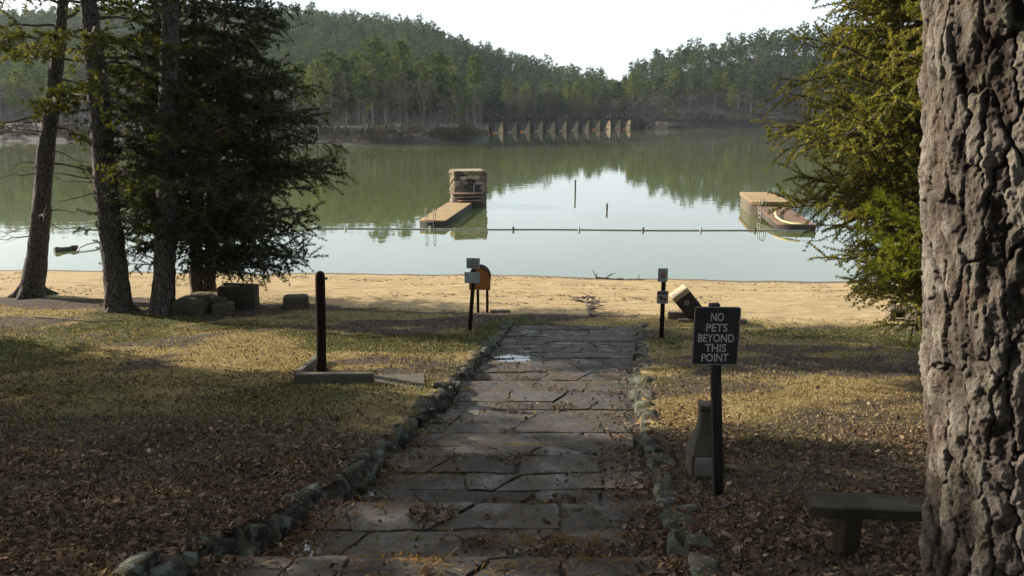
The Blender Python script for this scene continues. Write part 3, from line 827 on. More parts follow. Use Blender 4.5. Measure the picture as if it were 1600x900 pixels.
for x, y in scatter(48, (-60, 750), (4, 40), 302, 3.2):
    far_tree(BARES[r.randint(3)], x, y, r.uniform(.7, 1.15), r.uniform(0, 6), 'bare_tree', 'leafless grey tree in the grove on the left shore', 'bare tree', 'leafless trees of the left shore')
for x, y in scatter(105, (-60, 735), (1.0, 15), 308, 2.2):
    far_tree(BRUSH[r.randint(2)], x, y, r.uniform(.45, .85), r.uniform(0, 6), 'shore_bush', 'grey-brown bush under the pines of the left shore', 'bush', 'bushes of the left shore')
for px in np.linspace(690, 752, 9):
    b = (px - 800) / 1290; y = float(far_shore(b)) + r.uniform(1.5, 5)
    far_tree(BRUSH[r.randint(2)], b * y, y, r.uniform(.55, .9), r.uniform(0, 6), 'shore_bush', 'grey-brown bush at the waterline on the tip of the point', 'bush', 'bushes on the tip of the point')
for px, ptop in ((733, 150), (745, 142), (752, 158), (764, 165), (778, 170)):
    y = 246 if px > 755 else 192; x = bx(px, y); p = BARES[r.randint(3)]
    far_tree(p, x, y, (pix(px, ptop, y)[2] - float(far_z(x, y))) / p[3], r.uniform(0, 6), 'bare_tree', 'pale leafless tree between the point and the left end of the dam', 'bare tree', 'leafless trees left of the dam')
for x, y in scatter(64, (786, 985), (8, 50), 303, 3.2):
    k = r.randint(5); s = r.uniform(.5, .78)
    far_tree(PINES[k], x, y, s, r.uniform(0, 6), 'pine_tree', 'green pine in the belt of trees right behind the dam', 'pine tree', 'pines behind the dam')
for x, y in scatter(26, (770, 985), (5, 30), 304, 3.2):
    far_tree(BARES[r.randint(3)], x, y, r.uniform(.6, .95), r.uniform(0, 6), 'bare_tree', 'leafless grey tree in the belt of trees behind the dam', 'bare tree', 'leafless trees behind the dam')
for x, y in scatter(26, (1000, 1480), (2.0, 5.5), 305, 4):
    far_tree(BRUSH[r.randint(2)], x, y, r.uniform(.7, 1.25), r.uniform(0, 6), 'shore_bush', 'tan bush on the bank at the foot of the right hill', 'bush', 'bushes at the foot of the right hill')
for x, y in scatter(54, (990, 1480), (6, 32), 306, 3.4):
    k = r.randint(5); far_tree(PINES[k], x, y, r.uniform(.5, .8), r.uniform(0, 6), 'pine_tree', 'pine low on the right hill above the far bank', 'pine tree', 'pines low on the right hill')
for x, y in scatter(22, (990, 1480), (6, 24), 307, 3.4):
    far_tree(BARES[r.randint(3)], x, y, r.uniform(.55, .85), r.uniform(0, 6), 'bare_tree', 'leafless tree low on the right hill above the far bank', 'bare tree', 'leafless trees low on the right hill')
# the rest of the woods reads as one mass: one object
def forest():
    rr = rs(99)
    lib = []
    for i, (H, c0, Rd) in enumerate([(16, .42, 2.9), (14, .35, 2.9), (17, .5, 2.6), (13, .3, 2.7)]):
        lib.append(far_pine_mesh(400 + i, H, c0, Rd, 22, 2, 8, 1.15, .30))
    for i in range(2): lib.append(bare_mesh(420 + i, 11, 1))
    px = rr.uniform(-120, 1500, 30000); b = (px - 800) / 1290
    u = rr.uniform(0, 1, 30000)
    y0 = far_shore(b) + np.where(px > 760, 30, 42); y1 = ridge_y(b) + 14
    y = y0 + (y1 - y0) * u
    keep = rr.uniform(0, 1, 30000) < (y / 440.0) ** 1.0
    x = b * y
    x, y = x[keep], y[keep]
    # thin to a minimum spacing on a grid
    cell = {}
    sel = []
    for i in range(len(x)):
        k = (int(x[i] // 3.1), int(y[i] // 3.9))
        if k in cell: continue
        cell[k] = 1; sel.append(i)
    x, y = x[sel], y[sel]; z = far_z(x, y) - .2
    m = MB()
    libv = []
    for tr, cm in lib:
        libv.append([(np.vstack(q.v), np.vstack(q.f4), np.concatenate(q.t)) for q in (tr, cm)])
    for i in range(len(x)):
        k = rr.randint(4) if rr.rand() < .9 else 4 + rr.randint(2)
        s = rr.uniform(.48, .84); a = rr.uniform(0, 6.28); ca, sa = math.cos(a) * s, math.sin(a) * s
        Rm = np.array([[ca, sa, 0], [-sa, ca, 0], [0, 0, s * rr.uniform(.9, 1.1)]])
        dt = rr.uniform(-.22, .22)
        for w, (v, f, t) in enumerate(libv[k]):
            m.add(v @ Rm + np.array((x[i], y[i], z[i])), f, np.clip(t + dt, 0, 1) if w else t, 0 if w == 0 else (1 if k < 4 else 2))
    print('forest trees', len(x), 'verts', m.n)
    o = m.build('forest', [M['far_trunk'], M['far_pine'], M['far_bare']])
    tag(o, 'dense pine woods covering the far hills', 'forest', kind='stuff')
forest()

# ------------------------------------------------------------------ near trees
def trunk_from_pixels(samples, Y, up_to, n=14):
    P, Rr = [], []
    for px, py, w in samples:
        p = pix(px, py, Y); dep = (p[1]) * math.cos(PITCH) + (CAMZ - p[2]) * math.sin(PITCH)
        P.append(p); Rr.append(w / 2 / FPX * dep)
    P = np.array(P); Rr = np.array(Rr)
    d = (P[-1] - P[0]) / np.linalg.norm(P[-1] - P[0])
    k = (up_to - P[-1][2]) / d[2]
    if k > 0:
        P = np.vstack([P, P[-1] + d * k * .5, P[-1] + d * k]); Rr = np.concatenate([Rr, [Rr[-1] * .7, .03]])
    b0 = P[0] - d * .35; P = np.vstack([b0, P]); Rr = np.concatenate([[Rr[0] * 1.35], Rr])
    # resample
    s = np.concatenate([[0], np.cumsum(np.linalg.norm(np.diff(P, axis=0), axis=1))])
    t = np.linspace(0, s[-1], max(n, int(s[-1] / .22)))
    return np.column_stack([np.interp(t, s, P[:, a]) for a in range(3)]), np.interp(t, s, Rr)
def at_h(pts, rad, z):
    i = np.argsort(pts[:, 2]); p = pts[i]
    return np.array([np.interp(z, p[:, 2], p[:, a]) for a in range(3)]), float(np.interp(z, p[:, 2], rad[i]))
NEED = dict(L=.18, W=.026, k=16, spread=.55, tint0=.5, tvar=.22, up=.15)
def pine(name, samples, Y, H, label, seed, boughs, crown=True, dead=6, zdead=(2.0, 5.0)):
    r = rs(seed)
    pts, rad = trunk_from_pixels(samples, Y, H)
    root = empty(name, pts[1], label, 'tree')
    tm = MB(); tm.tube(pts, rad, 18, rough=.12, seed=seed)
    # root flare
    for a in np.arange(5) * 1.256 + seed:
        b = pts[1]; d = np.array((math.cos(a), math.sin(a), 0))
        tm.tube(np.stack([b + (0, 0, .35) + d * rad[1] * .45, b + d * rad[1] * 1.05 + (0, 0, .05), b + d * rad[1] * 1.9 - (0, 0, .10)]), [rad[1] * .35, rad[1] * .33, rad[1] * .16], 7, caps=False)
    trk = tm.build('trunk', M['bark'], root, smooth=True)
    wd, lf = MB(), MB()
    for (px, py, dx, dy, dz, L, dr) in boughs:
        z = pix(px, py, Y)[2]; p, rr = at_h(pts, rad, z)
        bough(wd, lf, r, p, (dx, dy, dz), L, .045, dr, int(6 + L * 7), .85, NEED, step=.16, inner=.3)
    if crown:
        zt = pts[-1][2]; z0 = pix(800, -60, Y)[2]
        for i in range(34):
            z = z0 + (zt - z0) * (i + r.uniform(0, 1)) / 34
            p, rr = at_h(pts, rad, z); az = r.uniform(0, 6.28)
            L = 3.2 * (1 - .75 * (z - z0) / (zt - z0)) * r.uniform(.6, 1.1)
            bough(wd, lf, r, p, (math.cos(az), math.sin(az), r.uniform(-.1, .4)), L, .05, .1, 9, .9, dict(NEED, L=.26, W=.05, k=9), step=.3, inner=.3)
    wd.build('branches', M['twig'], root)
    if lf.n: lf.build('crown', M['needles'], root)
    for i in range(dead):
        dm = MB()
        z = r.uniform(*zdead); p, rr = at_h(pts, rad, z); az = r.uniform(0, 6.28); L = r.uniform(.6, 2.0)
        d = np.array((math.cos(az), math.sin(az), r.uniform(-.2, .3)))
        t = np.linspace(0, 1, 7); q = p + d * (t * L)[:, None] + np.cumsum(r.normal(size=(7, 3)) * .07, 0) * t[:, None]
        dm.tube(q, .022 * (1 - t) + .005, 5)
        for j in range(5):
            b = q[1 + j]; dd = norm(d + r.normal(size=3) * .7); dm.tube(np.stack([b, b + dd * .3, b + dd * .6 + (0, 0, r.uniform(-.12, .12))]), [.010, .007, .003], 3, caps=False)
        dm.build('dead_branch', M['twig'], root)
    return root, pts, rad

pine('pine_tree', [(50, 457, 36), (59, 390, 29), (67, 300, 26), (71, 240, 25), (83, 150, 21), (91, 80, 19), (99, 0, 15)], 26.3, 15.5,
     'slender dark pine leaning right, leftmost trunk, at the sand edge', 31,
     [(84, 140, .55, -.3, .05, 3.0, .10), (80, 180, -.9, -.4, .1, 3.0, .28), (88, 95, -.8, .3, .15, 3.2, .2), (94, 40, -1, -.2, .1, 3.4, .2), (95, 30, .8, -.4, .15, 2.6, .2),
      (70, 255, .8, .3, .05, 2.4, .28), (92, 60, .6, .6, .2, 2.4, .2), (97, 8, -.6, -.5, .2, 2.6, .15), (97, 5, .9, .2, .15, 2.8, .2), (99, -20, -.9, .2, .2, 2.8, .2), (86, 120, .9, -.1, -.05, 2.6, .25), (83, 150, .3, -1, 0, 2.0, .2), (90, 90, .9, .4, .05, 2.6, .22), (93, 60, -.3, -1, .1, 2.2, .2), (78, 200, .9, .2, -.05, 2.0, .25)], dead=13, zdead=(2.6, 7.5))
pine('pine_tree', [(187, 488, 42), (183, 440, 37), (178, 400, 35), (166, 300, 34), (158, 200, 31), (151, 120, 29), (144, 50, 25), (138, 0, 23)], 23.4, 17.5,
     'thick grey pine trunk leaning left, second from the left edge', 32,
     [(160, 130, 1, -.2, -.05, 3.2, .22), (157, 170, 1, .1, -.12, 3.0, .22), (158, 100, .8, .5, .05, 3.0, .2), (165, 220, .9, -.2, -.15, 2.6, .2), (150, 60, .9, -.3, .1, 3.4, .2),
      (146, 30, 1, .2, .15, 3.4, .24), (168, 280, .9, .3, -.2, 2.4, .15), (160, 150, -.8, .4, 0, 1.6, .2), (148, 40, -.8, .2, .1, 2.0, .2), (140, 5, -.8, -.2, .2, 2.2, .2), (140, 2, .9, -.1, .2, 3.4, .25), (155, 150, .9, -.5, -.1, 2.8, .25), (162, 200, 1, .3, -.1, 3.0, .25), (166, 250, .8, -.5, -.1, 2.2, .3), (170, 300, 1, .1, -.1, 2.4, .28), (150, 90, 1, .4, 0, 3.2, .25), (154, 110, .5, -1, 0, 2.2, .25), (172, 330, .9, -.3, -.1, 1.8, .25), (145, 45, .6, -.9, .05, 2.6, .2), (148, 70, -.7, -.5, .0, 1.8, .25)], dead=5, zdead=(4, 7))
pine('pine_tree', [(254, 488, 37), (256, 440, 33), (258, 380, 31), (262, 250, 29), (264, 100, 27), (267, 0, 26)], 23.2, 18.0,
     'straight grey pine trunk third from left, beside the mossy blocks', 33, [], dead=2, zdead=(6, 7.5))

# dark twin-trunk cedar
CED = dict(L=.095, W=.015, k=17, spread=.75, tint0=.45, tvar=.24, up=.05)
def cedar(name, trunks, Y, H, prof, label, seed, mat, zlow, nb=150, yoff=0., leafp=CED, lat=.85, keep=None, cat='tree', azr=None, branch_step=.075, skew=0, zleft=None, lscale=1.0):
    r = rs(seed); tl = []
    for smp in trunks: tl.append(trunk_from_pixels(smp, Y, H))
    root = empty(name, tl[0][0][1], label, cat)
    for pts, rad in tl:
        tm = MB(); tm.tube(pts, rad, 12, rough=.2, seed=seed); tm.build('trunk', M['bark_cedar'], root, smooth=True)
    wd, lf = MB(), MB()
    pz, pr = prof
    for i in range(nb):
        z = zlow + (H - zlow) * ((i + r.uniform(0, 1)) / nb) ** 1.15
        pts, rad = tl[r.randint(len(tl))]
        p, rr = at_h(pts, rad, z)
        az = r.uniform(0, 6.28) if azr is None else r.uniform(*azr)
        if zleft is not None and z < zleft - 0.9 * max(0, math.cos(az)) * 3 and math.cos(az) < .6: continue
        d = np.array((math.cos(az), math.sin(az), r.uniform(-.25, .25)))
        L = lscale * float(np.interp(z, pz, pr)) * (r.uniform(.84, 1.0) if r.rand() < .6 else r.uniform(.35, .84))
        if skew: L *= 1 + skew * math.cos(az)
        if L < .25: continue
        bough(wd, lf, r, p, d, L, .012 + .008 * L, r.uniform(.0, .18), int(4 + L * 5), lat * min(1, L / 2.2), leafp, step=branch_step, inner=.22, upturn=r.uniform(.02, .15), latz=.85)
    wd.build('branches', M['twig'], root)
    lf.build('crown', mat, root)
    print(name, 'verts', lf.n)
    return root, wd, lf
zz = lambda py: pix(0, py, 25.0)[2]
pk = [(430, .15), (415, 2.6), (365, 3.2), (345, 3.4), (320, 3.9), (260, 3.7), (200, 3.25), (130, 3.1), (100, 2.3), (60, 2.1), (0, 1.6), (-120, .8), (-180, .2)]
prof = (np.array([zz(a) for a, b in pk]), np.array([b for a, b in pk]))
croot, cw, cl = cedar('cedar_tree', [[(308, 458, 21), (306, 380, 19), (305, 330, 17), (303, 200, 14), (304, 60, 9)], [(328, 456, 19), (329, 380, 16), (331, 300, 14), (338, 180, 10), (350, 60, 6)]],
      25.0, zz(-185), prof, 'dense dark cedar with twin reddish trunks at the edge of the sand', 41, M['cedar_dark'], zz(418), nb=390, skew=.14, zleft=zz(378))
def stick(name, parent, pts, rad, mat, label=None):
    m = MB(); m.tube(pts, rad, 6); o = m.build(name, mat, parent)
    if label: o['label'] = label
    return o
stick('broken_branch', croot, [pix(325, 213, 23.3), pix(337, 207, 23.2), pix(349, 200, 23.1)], [.03, .025, .015], M['bare_wood'], 'pale broken stub branch')

# olive cedar at right, trunk hidden by the big pine
Yr = 14.0
zr = lambda py: pix(0, py, Yr)[2]
pk = [(480, 1.2), (462, 2.1), (430, 2.25), (412, 1.9), (385, 1.9), (360, 2.35), (330, 2.6), (300, 2.8), (270, 2.9), (240, 2.95), (200, 3.05), (170, 3.0), (130, 2.85), (90, 2.6), (60, 2.35), (20, 2.25), (0, 2.15), (-100, 1.8), (-220, .4)]
prof = (np.array([zr(a) for a, b in pk]), np.array([b for a, b in pk]))
r2root, _, _ = cedar('cedar_tree', [[(1500, 610, 30), (1502, 400, 26), (1504, 200, 20), (1505, 0, 14)]], Yr, zr(-230), prof,
      'olive green cedar whose boughs hang out from behind the big pine trunk', 43, M['cedar_olive'], zr(478), nb=580,
      leafp=dict(L=.056, W=.0105, k=18, spread=.80, tint0=.5, tvar=.22, up=.08), lat=.75, branch_step=.045, lscale=1.03)
# young pine showing a bright bough low in front of the cedar
rr_ = rs(47)
yp = [(1490, 640, 16), (1488, 450, 12), (1486, 330, 8)]
pts, rad = trunk_from_pixels(yp, 11.5, pix(1486, 260, 11.5)[2])
yroot = empty('young_pine', pts[1], 'young pine with bright yellow-green needles in front of the olive cedar', 'tree')
tm = MB(); tm.tube(pts, rad, 10); tm.build('trunk', M['bark'], yroot, smooth=True)
wd, lf = MB(), MB()
for (py, dx, dy, dz, L) in [(410, -1, -.2, .1, 1.0), (390, -1, .2, .15, 1.15), (375, -1, -.4, .2, .95), (400, -.6, -.9, .1, .8), (350, -.9, .3, .3, .9), (345, .8, -.3, .3, .8), (395, .9, .3, .1, 1.0), (365, .2, .9, .2, .9), (330, -.5, -.4, .7, .7), (320, .4, .2, .8, .7), (425, -.9, .3, 0, .9), (360, -1, 0, .25, 1.1)]:
    p, q = at_h(pts, rad, pix(0, py, 11.5)[2])
    bough(wd, lf, rr_, p, (dx, dy, dz), L, .016, .05, 8, .34, dict(L=.15, W=.010, k=24, spread=.5, tint0=.5, tvar=.2, up=.1), step=.08, inner=.35, upturn=.12)
wd.build('branches', M['twig'], yroot); lf.build('crown', M['needles_bright'], yroot)

# big pine trunk in the right foreground: real bark plates
def worley(u, v, cu, cv, nu, seed):
    iu, iv = np.floor(u / cu), np.floor(v / cv)
    F1 = np.full(u.shape, 9.0); F2 = np.full(u.shape, 9.0); ID = np.zeros(u.shape)
    for du in (-1, 0, 1):
        for dv in (-1, 0, 1):
            a, b = iu + du, iv + dv
            aw = np.mod(a, nu); z = np.zeros_like(a)
            px_ = (a + .5 + .85 * (_hash(aw, b, z, seed) - .5)); py_ = (b + .5 + .85 * (_hash(aw, b, z + 1, seed) - .5))
            d = np.sqrt((u / cu - px_) ** 2 + (v / cv - py_) ** 2); h = _hash(aw, b, z + 2, seed)
            c = d < F1
            F2 = np.where(c, F1, np.minimum(F2, d)); ID = np.where(c, h, ID); F1 = np.where(c, d, F1)
    return F1, F2, ID
def big_pine():
    Y = 2.2
    ends = []
    for px, py, w in ((1594, 0, 268), (1593, 300, 266), (1594, 600, 265), (1596, 900, 268)):
        p = pix(px, py, Y); dep = p[1] * math.cos(PITCH) + (CAMZ - p[2]) * math.sin(PITCH)
        ends.append((p, w / 2 / FPX * dep))
    P = np.array([e[0] for e in ends])[::-1]; Rr = np.array([e[1] for e in ends])[::-1]
    d = (P[-1] - P[0]) / np.linalg.norm(P[-1] - P[0])
    zg = float(ground_z(P[0][0], Y)) - .2
    P = np.vstack([P[0] + d * (zg - P[0][2]) / d[2], P[0] + d * (zg + .35 - P[0][2]) / d[2], P, P[-1] + d * 1.0, P[-1] + d * 12])
    Rr = np.concatenate([[Rr[0] * 1.45, Rr[0] * 1.12], Rr, [Rr[-1] * .96, .10]])
    s = np.concatenate([[0], np.cumsum(np.linalg.norm(np.diff(P, axis=0), axis=1))])
    zfr = 8.2
    t_hi = np.arange(0, s[-2], .0042); t_lo = np.linspace(s[-2], s[-1], 160)[1:]
    t = np.concatenate([t_hi, t_lo]); nth = 420
    ax = np.column_stack([np.interp(t, s, P[:, a]) for a in range(3)]); rad = np.interp(t, s, Rr)
    th = np.arange(nth) * 2 * math.pi / nth
    Rm = .25; nu = 26; cu = 2 * math.pi * Rm / nu; cv = .235
    u = np.broadcast_to((th * Rm)[None], (len(t), nth)).copy(); v = np.broadcast_to(t[:, None], u.shape).copy()
    cx, cy = np.cos(th)[None] * 2, np.sin(th)[None] * 2
    def n3(f, sd, zs=1.0): return vn3(np.stack([np.broadcast_to(cx * f, u.shape), np.broadcast_to(cy * f, u.shape), v * f * 8 * zs], -1), sd) - .5
    wu = .055 * n3(1.1, 1, .6) + .026 * n3(2.8, 2, .8) + .013 * n3(7, 3) + .006 * n3(15, 11); wv = .11 * n3(1.2, 4, .7) + .05 * n3(3, 5) + .022 * n3(8, 6)
    F1, F2, ID = worley(u + wu, v + wv, cu, cv, nu, 3)
    G1, G2, ID2 = worley(u + wu * 1.5 + .01, v + wv * 1.6, cu / 2, cv / 2.1, nu * 2, 4)
    K1, K2, ID3 = worley(u + wu * 1.9 + .02, v + wv * 1.9, cu / 4, cv / 4.5, nu * 4, 6)
    wid = np.clip(.015 + .13 * (n3(1.6, 12, .5) + .38), .015, .18)           # cracks open and close along their length
    e = F2 - F1
    plate = sstep(0.0, 1.0, e / wid) * .85 + .15 * sstep(.0, .2, e); sub = sstep(.0, .10, G2 - G1)
    ter = 0                                        # flaky scale edges: small jagged terraces
    for q_, fq, sd in ((.17, 2.2, 31), (.13, 4.6, 33)):
        w_ = (n3(fq, sd, .5) + .24 * n3(fq * 3.2, sd + 1, .8) + .5) / q_
        ter = ter + q_ * (np.floor(w_) + sstep(.92, 1.0, w_ - np.floor(w_)))
    disp = .021 * plate + .011 * (ID - .5) * plate + plate * (.0035 * sub + .004 * (ID2 - .5) + .0012 * (ID3 - .5) + .019 * (ter - .9)) + .0012 * n3(10, 7, .4) + .0006 * n3(26, 8, .4) + .0006 * n3(60, 9, .3)
    disp = disp + .016 * n3(.8, 10, .3)
    TER = ter
    a0 = np.array((1.0, 0, 0)); a0 = a0 - d * a0.dot(d); a0 /= np.linalg.norm(a0); b0 = np.cross(d, a0)
    rr = rad[:, None] - .020 + disp
    vv = ax[:, None] + rr[..., None] * (np.cos(th)[None, :, None] * a0 + np.sin(th)[None, :, None] * b0)
    i, j = np.meshgrid(np.arange(len(t) - 1), np.arange(nth), indexing='ij'); j2 = (j + 1) % nth
    f = np.stack([i * nth + j, i * nth + j2, (i + 1) * nth + j2, (i + 1) * nth + j], -1).reshape(-1, 4)
    tint = np.clip(.02 + plate * (.30 + .38 * ID + .30 * (ID2 - .5) + .22 * (ID3 - .5) + .06 * sub + .8 * (TER - .9)), 0, 1)
    root = empty('pine_tree', (P[1][0], P[1][1], zg + .2), 'huge pine trunk with plated bark filling the right edge', 'tree')
    m = MB(); m.add(vv.reshape(-1, 3), f, tint.ravel()); m.build('trunk', M['bark_big'], root, smooth=True)
    # high crown, out of the frame
    rr2 = rs(55); wd, lf = MB(), MB()
    for k in range(26):
        tt = s[-1] - 7.5 * (k + rr2.uniform(0, 1)) / 26
        p = np.array([np.interp(tt, s, P[:, a]) for a in range(3)]); az = rr2.uniform(0, 6.28)
        bough(wd, lf, rr2, p, (math.cos(az), math.sin(az), .2), rr2.uniform(1.4, 3.4), .05, .1, 8, .9, dict(NEED, L=.28, W=.05, k=9), step=.32, inner=.3)
    wd.build('branches', M['twig'], root); lf.build('crown', M['needles'], root)
big_pine()

# pines standing to the left of the picture: they throw the long shade over the lawn and path
def shade_proto(H, c0, Rad, seed):
    r = rs(seed); h = np.linspace(0, H, 9); ln = r.uniform(-.03, .03, 2)
    ax = np.column_stack([ln[0] * h, ln[1] * h, -.2 + h])
    tm = MB(); tm.tube(ax, np.interp(h, [0, .5, H], [.26, .2, .04]), 10)
    wd, lf = MB(), MB(); nb = 42
    for i in range(nb):
        t = (i + r.uniform(0, 1)) / nb; hh = H * (c0 + (1 - c0) * t)
        p = np.array((ln[0] * hh, ln[1] * hh, hh)); az = r.uniform(0, 6.28)
        L = Rad * (1 - .7 * t) * r.uniform(.55, 1.1)
        bough(wd, lf, r, p, (math.cos(az), math.sin(az), r.uniform(-.1, .35)), L, .05, .12, 10, 1.0, dict(L=.34, W=.085, k=9, spread=.6, tint0=.5, tvar=.2), step=.34, inner=.25)
    return [tm.build('trunk', M['bark'], obj=False, smooth=True), wd.build('branches', M['twig'], obj=False), lf.build('crown', M['needles'], obj=False)]
SHP = [shade_proto(14, .24, 3.7, 600), shade_proto(16, .28, 4.0, 601), shade_proto(17, .45, 3.4, 602), shade_proto(15, .58, 2.9, 603)]
SHADE = [(-13, 12.2, 0, .9), (-16, 16.8, 0, .95), (-19, 14.6, 1, .95), (-24, 19, 1, 1.05), (-28, 22.5, 1, 1.0), (-33, 25.5, 3, .95),
         (-23, 9.0, 1, 1.0), (-36, 23.0, 1, 1.0), (-13.5, 9.6, 0, .7), (-18, 18.5, 1, .8)]
BEHIND = [(-5.5, 3.5, 2, .95), (7, 4.5, 2, 1.0), (-13, 3, 2, 1.05), (11.5, 8, 2, 1.0), (0, -3, 2, 1.0), (17, 8, 0, 1.1), (-5, -3, 2, 1.0), (4.5, -4, 1, 1.0), (9, 1.5, 1, .95), (-9, -2, 1, 1.0), (0, -8, 0, 1.1), (-6, -11, 1, 1.1), (8, -10, 0, 1.2), (14, -3, 0, 1.1), (15, 5, 1, 1.0),
          (13, 11.5, 0, .9), (18, 12, 1, 1.0), (-14, -8, 0, 1.2), (20, 2, 1, 1.2), (-18, 0, 0, 1.1), (2, -16, 1, 1.2), (-12, -18, 0, 1.3), (14, -16, 1, 1.3), (22, 18, 1, 1.0), (25, 9, 1, 1.2), (-24, 2, 1, 1.2), (22, -8, 1, 1.3), (-23, -10, 1, 1.3)]  # unseen pines around the viewpoint, added to block skylight over the foreground
def shade_pine(x, y, k, s, group, lb, a):
    o = bpy.data.objects.new('pine_tree', None); link(o)
    o.location = (x, y, float(ground_z(x, y))); o.rotation_euler = (0, 0, a); o.scale = (s, s, s)
    tag(o, lb, 'tree', group)
    for me in SHP[k]: link(bpy.data.objects.new(me.name.split('.')[0], me), o)
for i, a in enumerate(SHADE): shade_pine(*a, 'pines beyond the left edge', 'pine standing left of the view, shading the lawn', i * 1.7)
for i, a in enumerate(BEHIND): shade_pine(*a, 'added pines behind the viewpoint', 'pine added to the unseen wood behind and beside the viewpoint, for foreground shade', i * 2.3)

# ------------------------------------------------------------------ dam
def dam():
    A = np.array((-8.0, 231.0)); B = np.array((43.5, 289.0))
    u = (B - A) / np.linalg.norm(B - A); Lh = np.linalg.norm(B - A)
    nrm = np.array((u[1], -u[0]))             # towards the lake
    root = empty('dam', (*((A + B) / 2), 0), 'low dam of concrete piers carrying a walkway across the far end of the lake', 'dam', rotz=0)
    U = np.array((*u, 0)); Nn = np.array((*nrm, 0)); Zv = np.array((0, 0, 1.0))
    n = 13
    ts = np.linspace(.025, .93, n)
    def P3(t, a, z): return np.array((*(A + u * t * Lh), 0)) + Nn * a + Zv * z
    for k, t in enumerate(ts):
        m = MB()
        c = P3(t, 0, 0) - U * .45
        prof = [(1.1, -.6), (1.1, 3.2), (.3, 3.2), (0, 2.6), (-.45, 1.9), (-.85, 1.1), (-1.15, .3), (-1.25, -.6)]
        m.prism([c + Nn * a + Zv * z for a, z in prof], U * .9)
        pr = m.build('pier', M['dam'], root, bevel=.04)
        m = MB()
        for a in (.75, -.55):
            m.box(P3(t, a, 3.9), (.7, .6, 1.7), rotz(math.atan2(u[1], u[0])))
        m.box(P3(t, 1.34, 1.5), (1.5, .5, 3.6), rotz(math.atan2(u[1], u[0])))  # shaded front face of the pier, added as a dark slab
        m.build('post', M['dam_wood_shade'], pr)
    m = MB()
    rotm = rotz(math.atan2(u[1], u[0]))
    m.box(P3(.5, .1, 3.45), (Lh, 1.5, .44), rotm); m.build('walkway', M['dam_wood_shade'], root)
    m = MB(); m.tube([P3(.0, .75, 4.45), P3(.98, .75, 4.45)], .09, 5); m.build('handrail', M['dam_wood_shade'], root)
    m = MB(); m.box(P3(.475, -1.2, .12), (Lh * .95, .5, .5), rotm); m.build('sill', M['dam'], root)
    m = MB(); m.box(P3(.985, 0, 1.5), (Lh * .07, 2.4, 3.2), rotm); m.box(P3(1.02, 0, 1.2), (Lh * .05, 3.2, 2.6), rotm); m.build('abutment', M['dam_wood_shade'], root)
    for k, t in enumerate(ts):
        if k in (0, 2, 8, 11):
            m = MB(); p = P3(t, 1.9, .12); rock(m, p, (.7, .7, .55), 0, k, .9, .05)
            tag(m.build('buoy', M['orange'], smooth=True), {0: 'orange buoy at the first pier from the left end of the dam', 2: 'orange buoy at the third pier of the dam from the left', 8: 'orange buoy at the fifth pier of the dam from the right', 11: 'orange buoy at the second pier of the dam from the right'}[k], 'buoy', 'orange buoys by the dam')
dam()
# pale rocks on the far bank right of the dam
r = rs(12)
for px, py, w, lb in ((1000, 196, 9, 'small tan rock at the right end of the dam'), (1014, 190, 14, 'upright tan rock on the bank right of the dam'), (1032, 194, 20, 'largest pale rock on the bank right of the dam'),
                  (1052, 193, 16, 'pale rock on the bank right of the largest one'), (1076, 196, 12, 'low pale rock farthest right on the bank past the dam')):
    p = pixz(px, 201, .2); y = float(far_shore(p[0] / p[1])) + 1.5; x = bx(px, y); w_ = w / 1280 * y
    m = MB(); rock(m, (x, y, w_ * .1), (w_ * 1.3, w_, w_ * .75), .3, int(px), .8, .45)
    tag(m.build('shore_rock', M['far_rock']), lb, 'rock', 'rocks on the far bank')
# path-like bare strip with a low wall on the point is left to the hillside; one pale rail shows between the trunks
m = MB(); a = pix(602, 207, 181); b = pix(658, 208, 181)
m.tube([a, b], .16, 6)
for t in (0, .33, .66, 1): p = a + (b - a) * t; m.tube([p, np.array((p[0], p[1], float(far_z(p[0], p[1])) - .1))], .1, 5)
tag(m.build('rail_fence', M['timber']), 'pale timber rail between the pine trunks on the point', 'fence')

# ------------------------------------------------------------------ docks
def planks(mb, c00, c10, c11, c01, n, th=.06, gap=.04, seed=0):
    """planks across from edge c00-c10 to c01-c11"""
    r = rs(seed); c00, c10, c11, c01 = [np.asarray(q, float) for q in (c00, c10, c11, c01)]
    for i in range(n):
        t0, t1 = (i + gap) / n, (i + 1 - gap) / n
        a, b = c00 + (c01 - c00) * t0, c10 + (c11 - c10) * t0
        d, e = c00 + (c01 - c00) * t1, c10 + (c11 - c10) * t1
        mb.prism([a, b, e, d], (0, 0, -th), tint=r.uniform(.2, .8))
def ladder(parent, p, side, w=.5, name='ladder'):
    m = MB(); side = np.asarray(side, float); p = np.asarray(p, float)
    out = np.cross(side, (0, 0, 1.0))
    for s in (-.5, .5):
        b = p + side * w * s
        m.tube([b - out * .25, b - out * .25 + (0, 0, .55), b - out * .15 + (0, 0, .72), b + out * .02 + (0, 0, .72), b + out * .12 + (0, 0, .55), b + out * .12 - (0, 0, .55)], .024, 6)
    for z in (-.35, -.1): m.tube([p - side * w / 2 + out * .12 + (0, 0, z), p + side * w / 2 + out * .12 + (0, 0, z)], .03, 5)
    return m.build(name, M['steel'], parent)
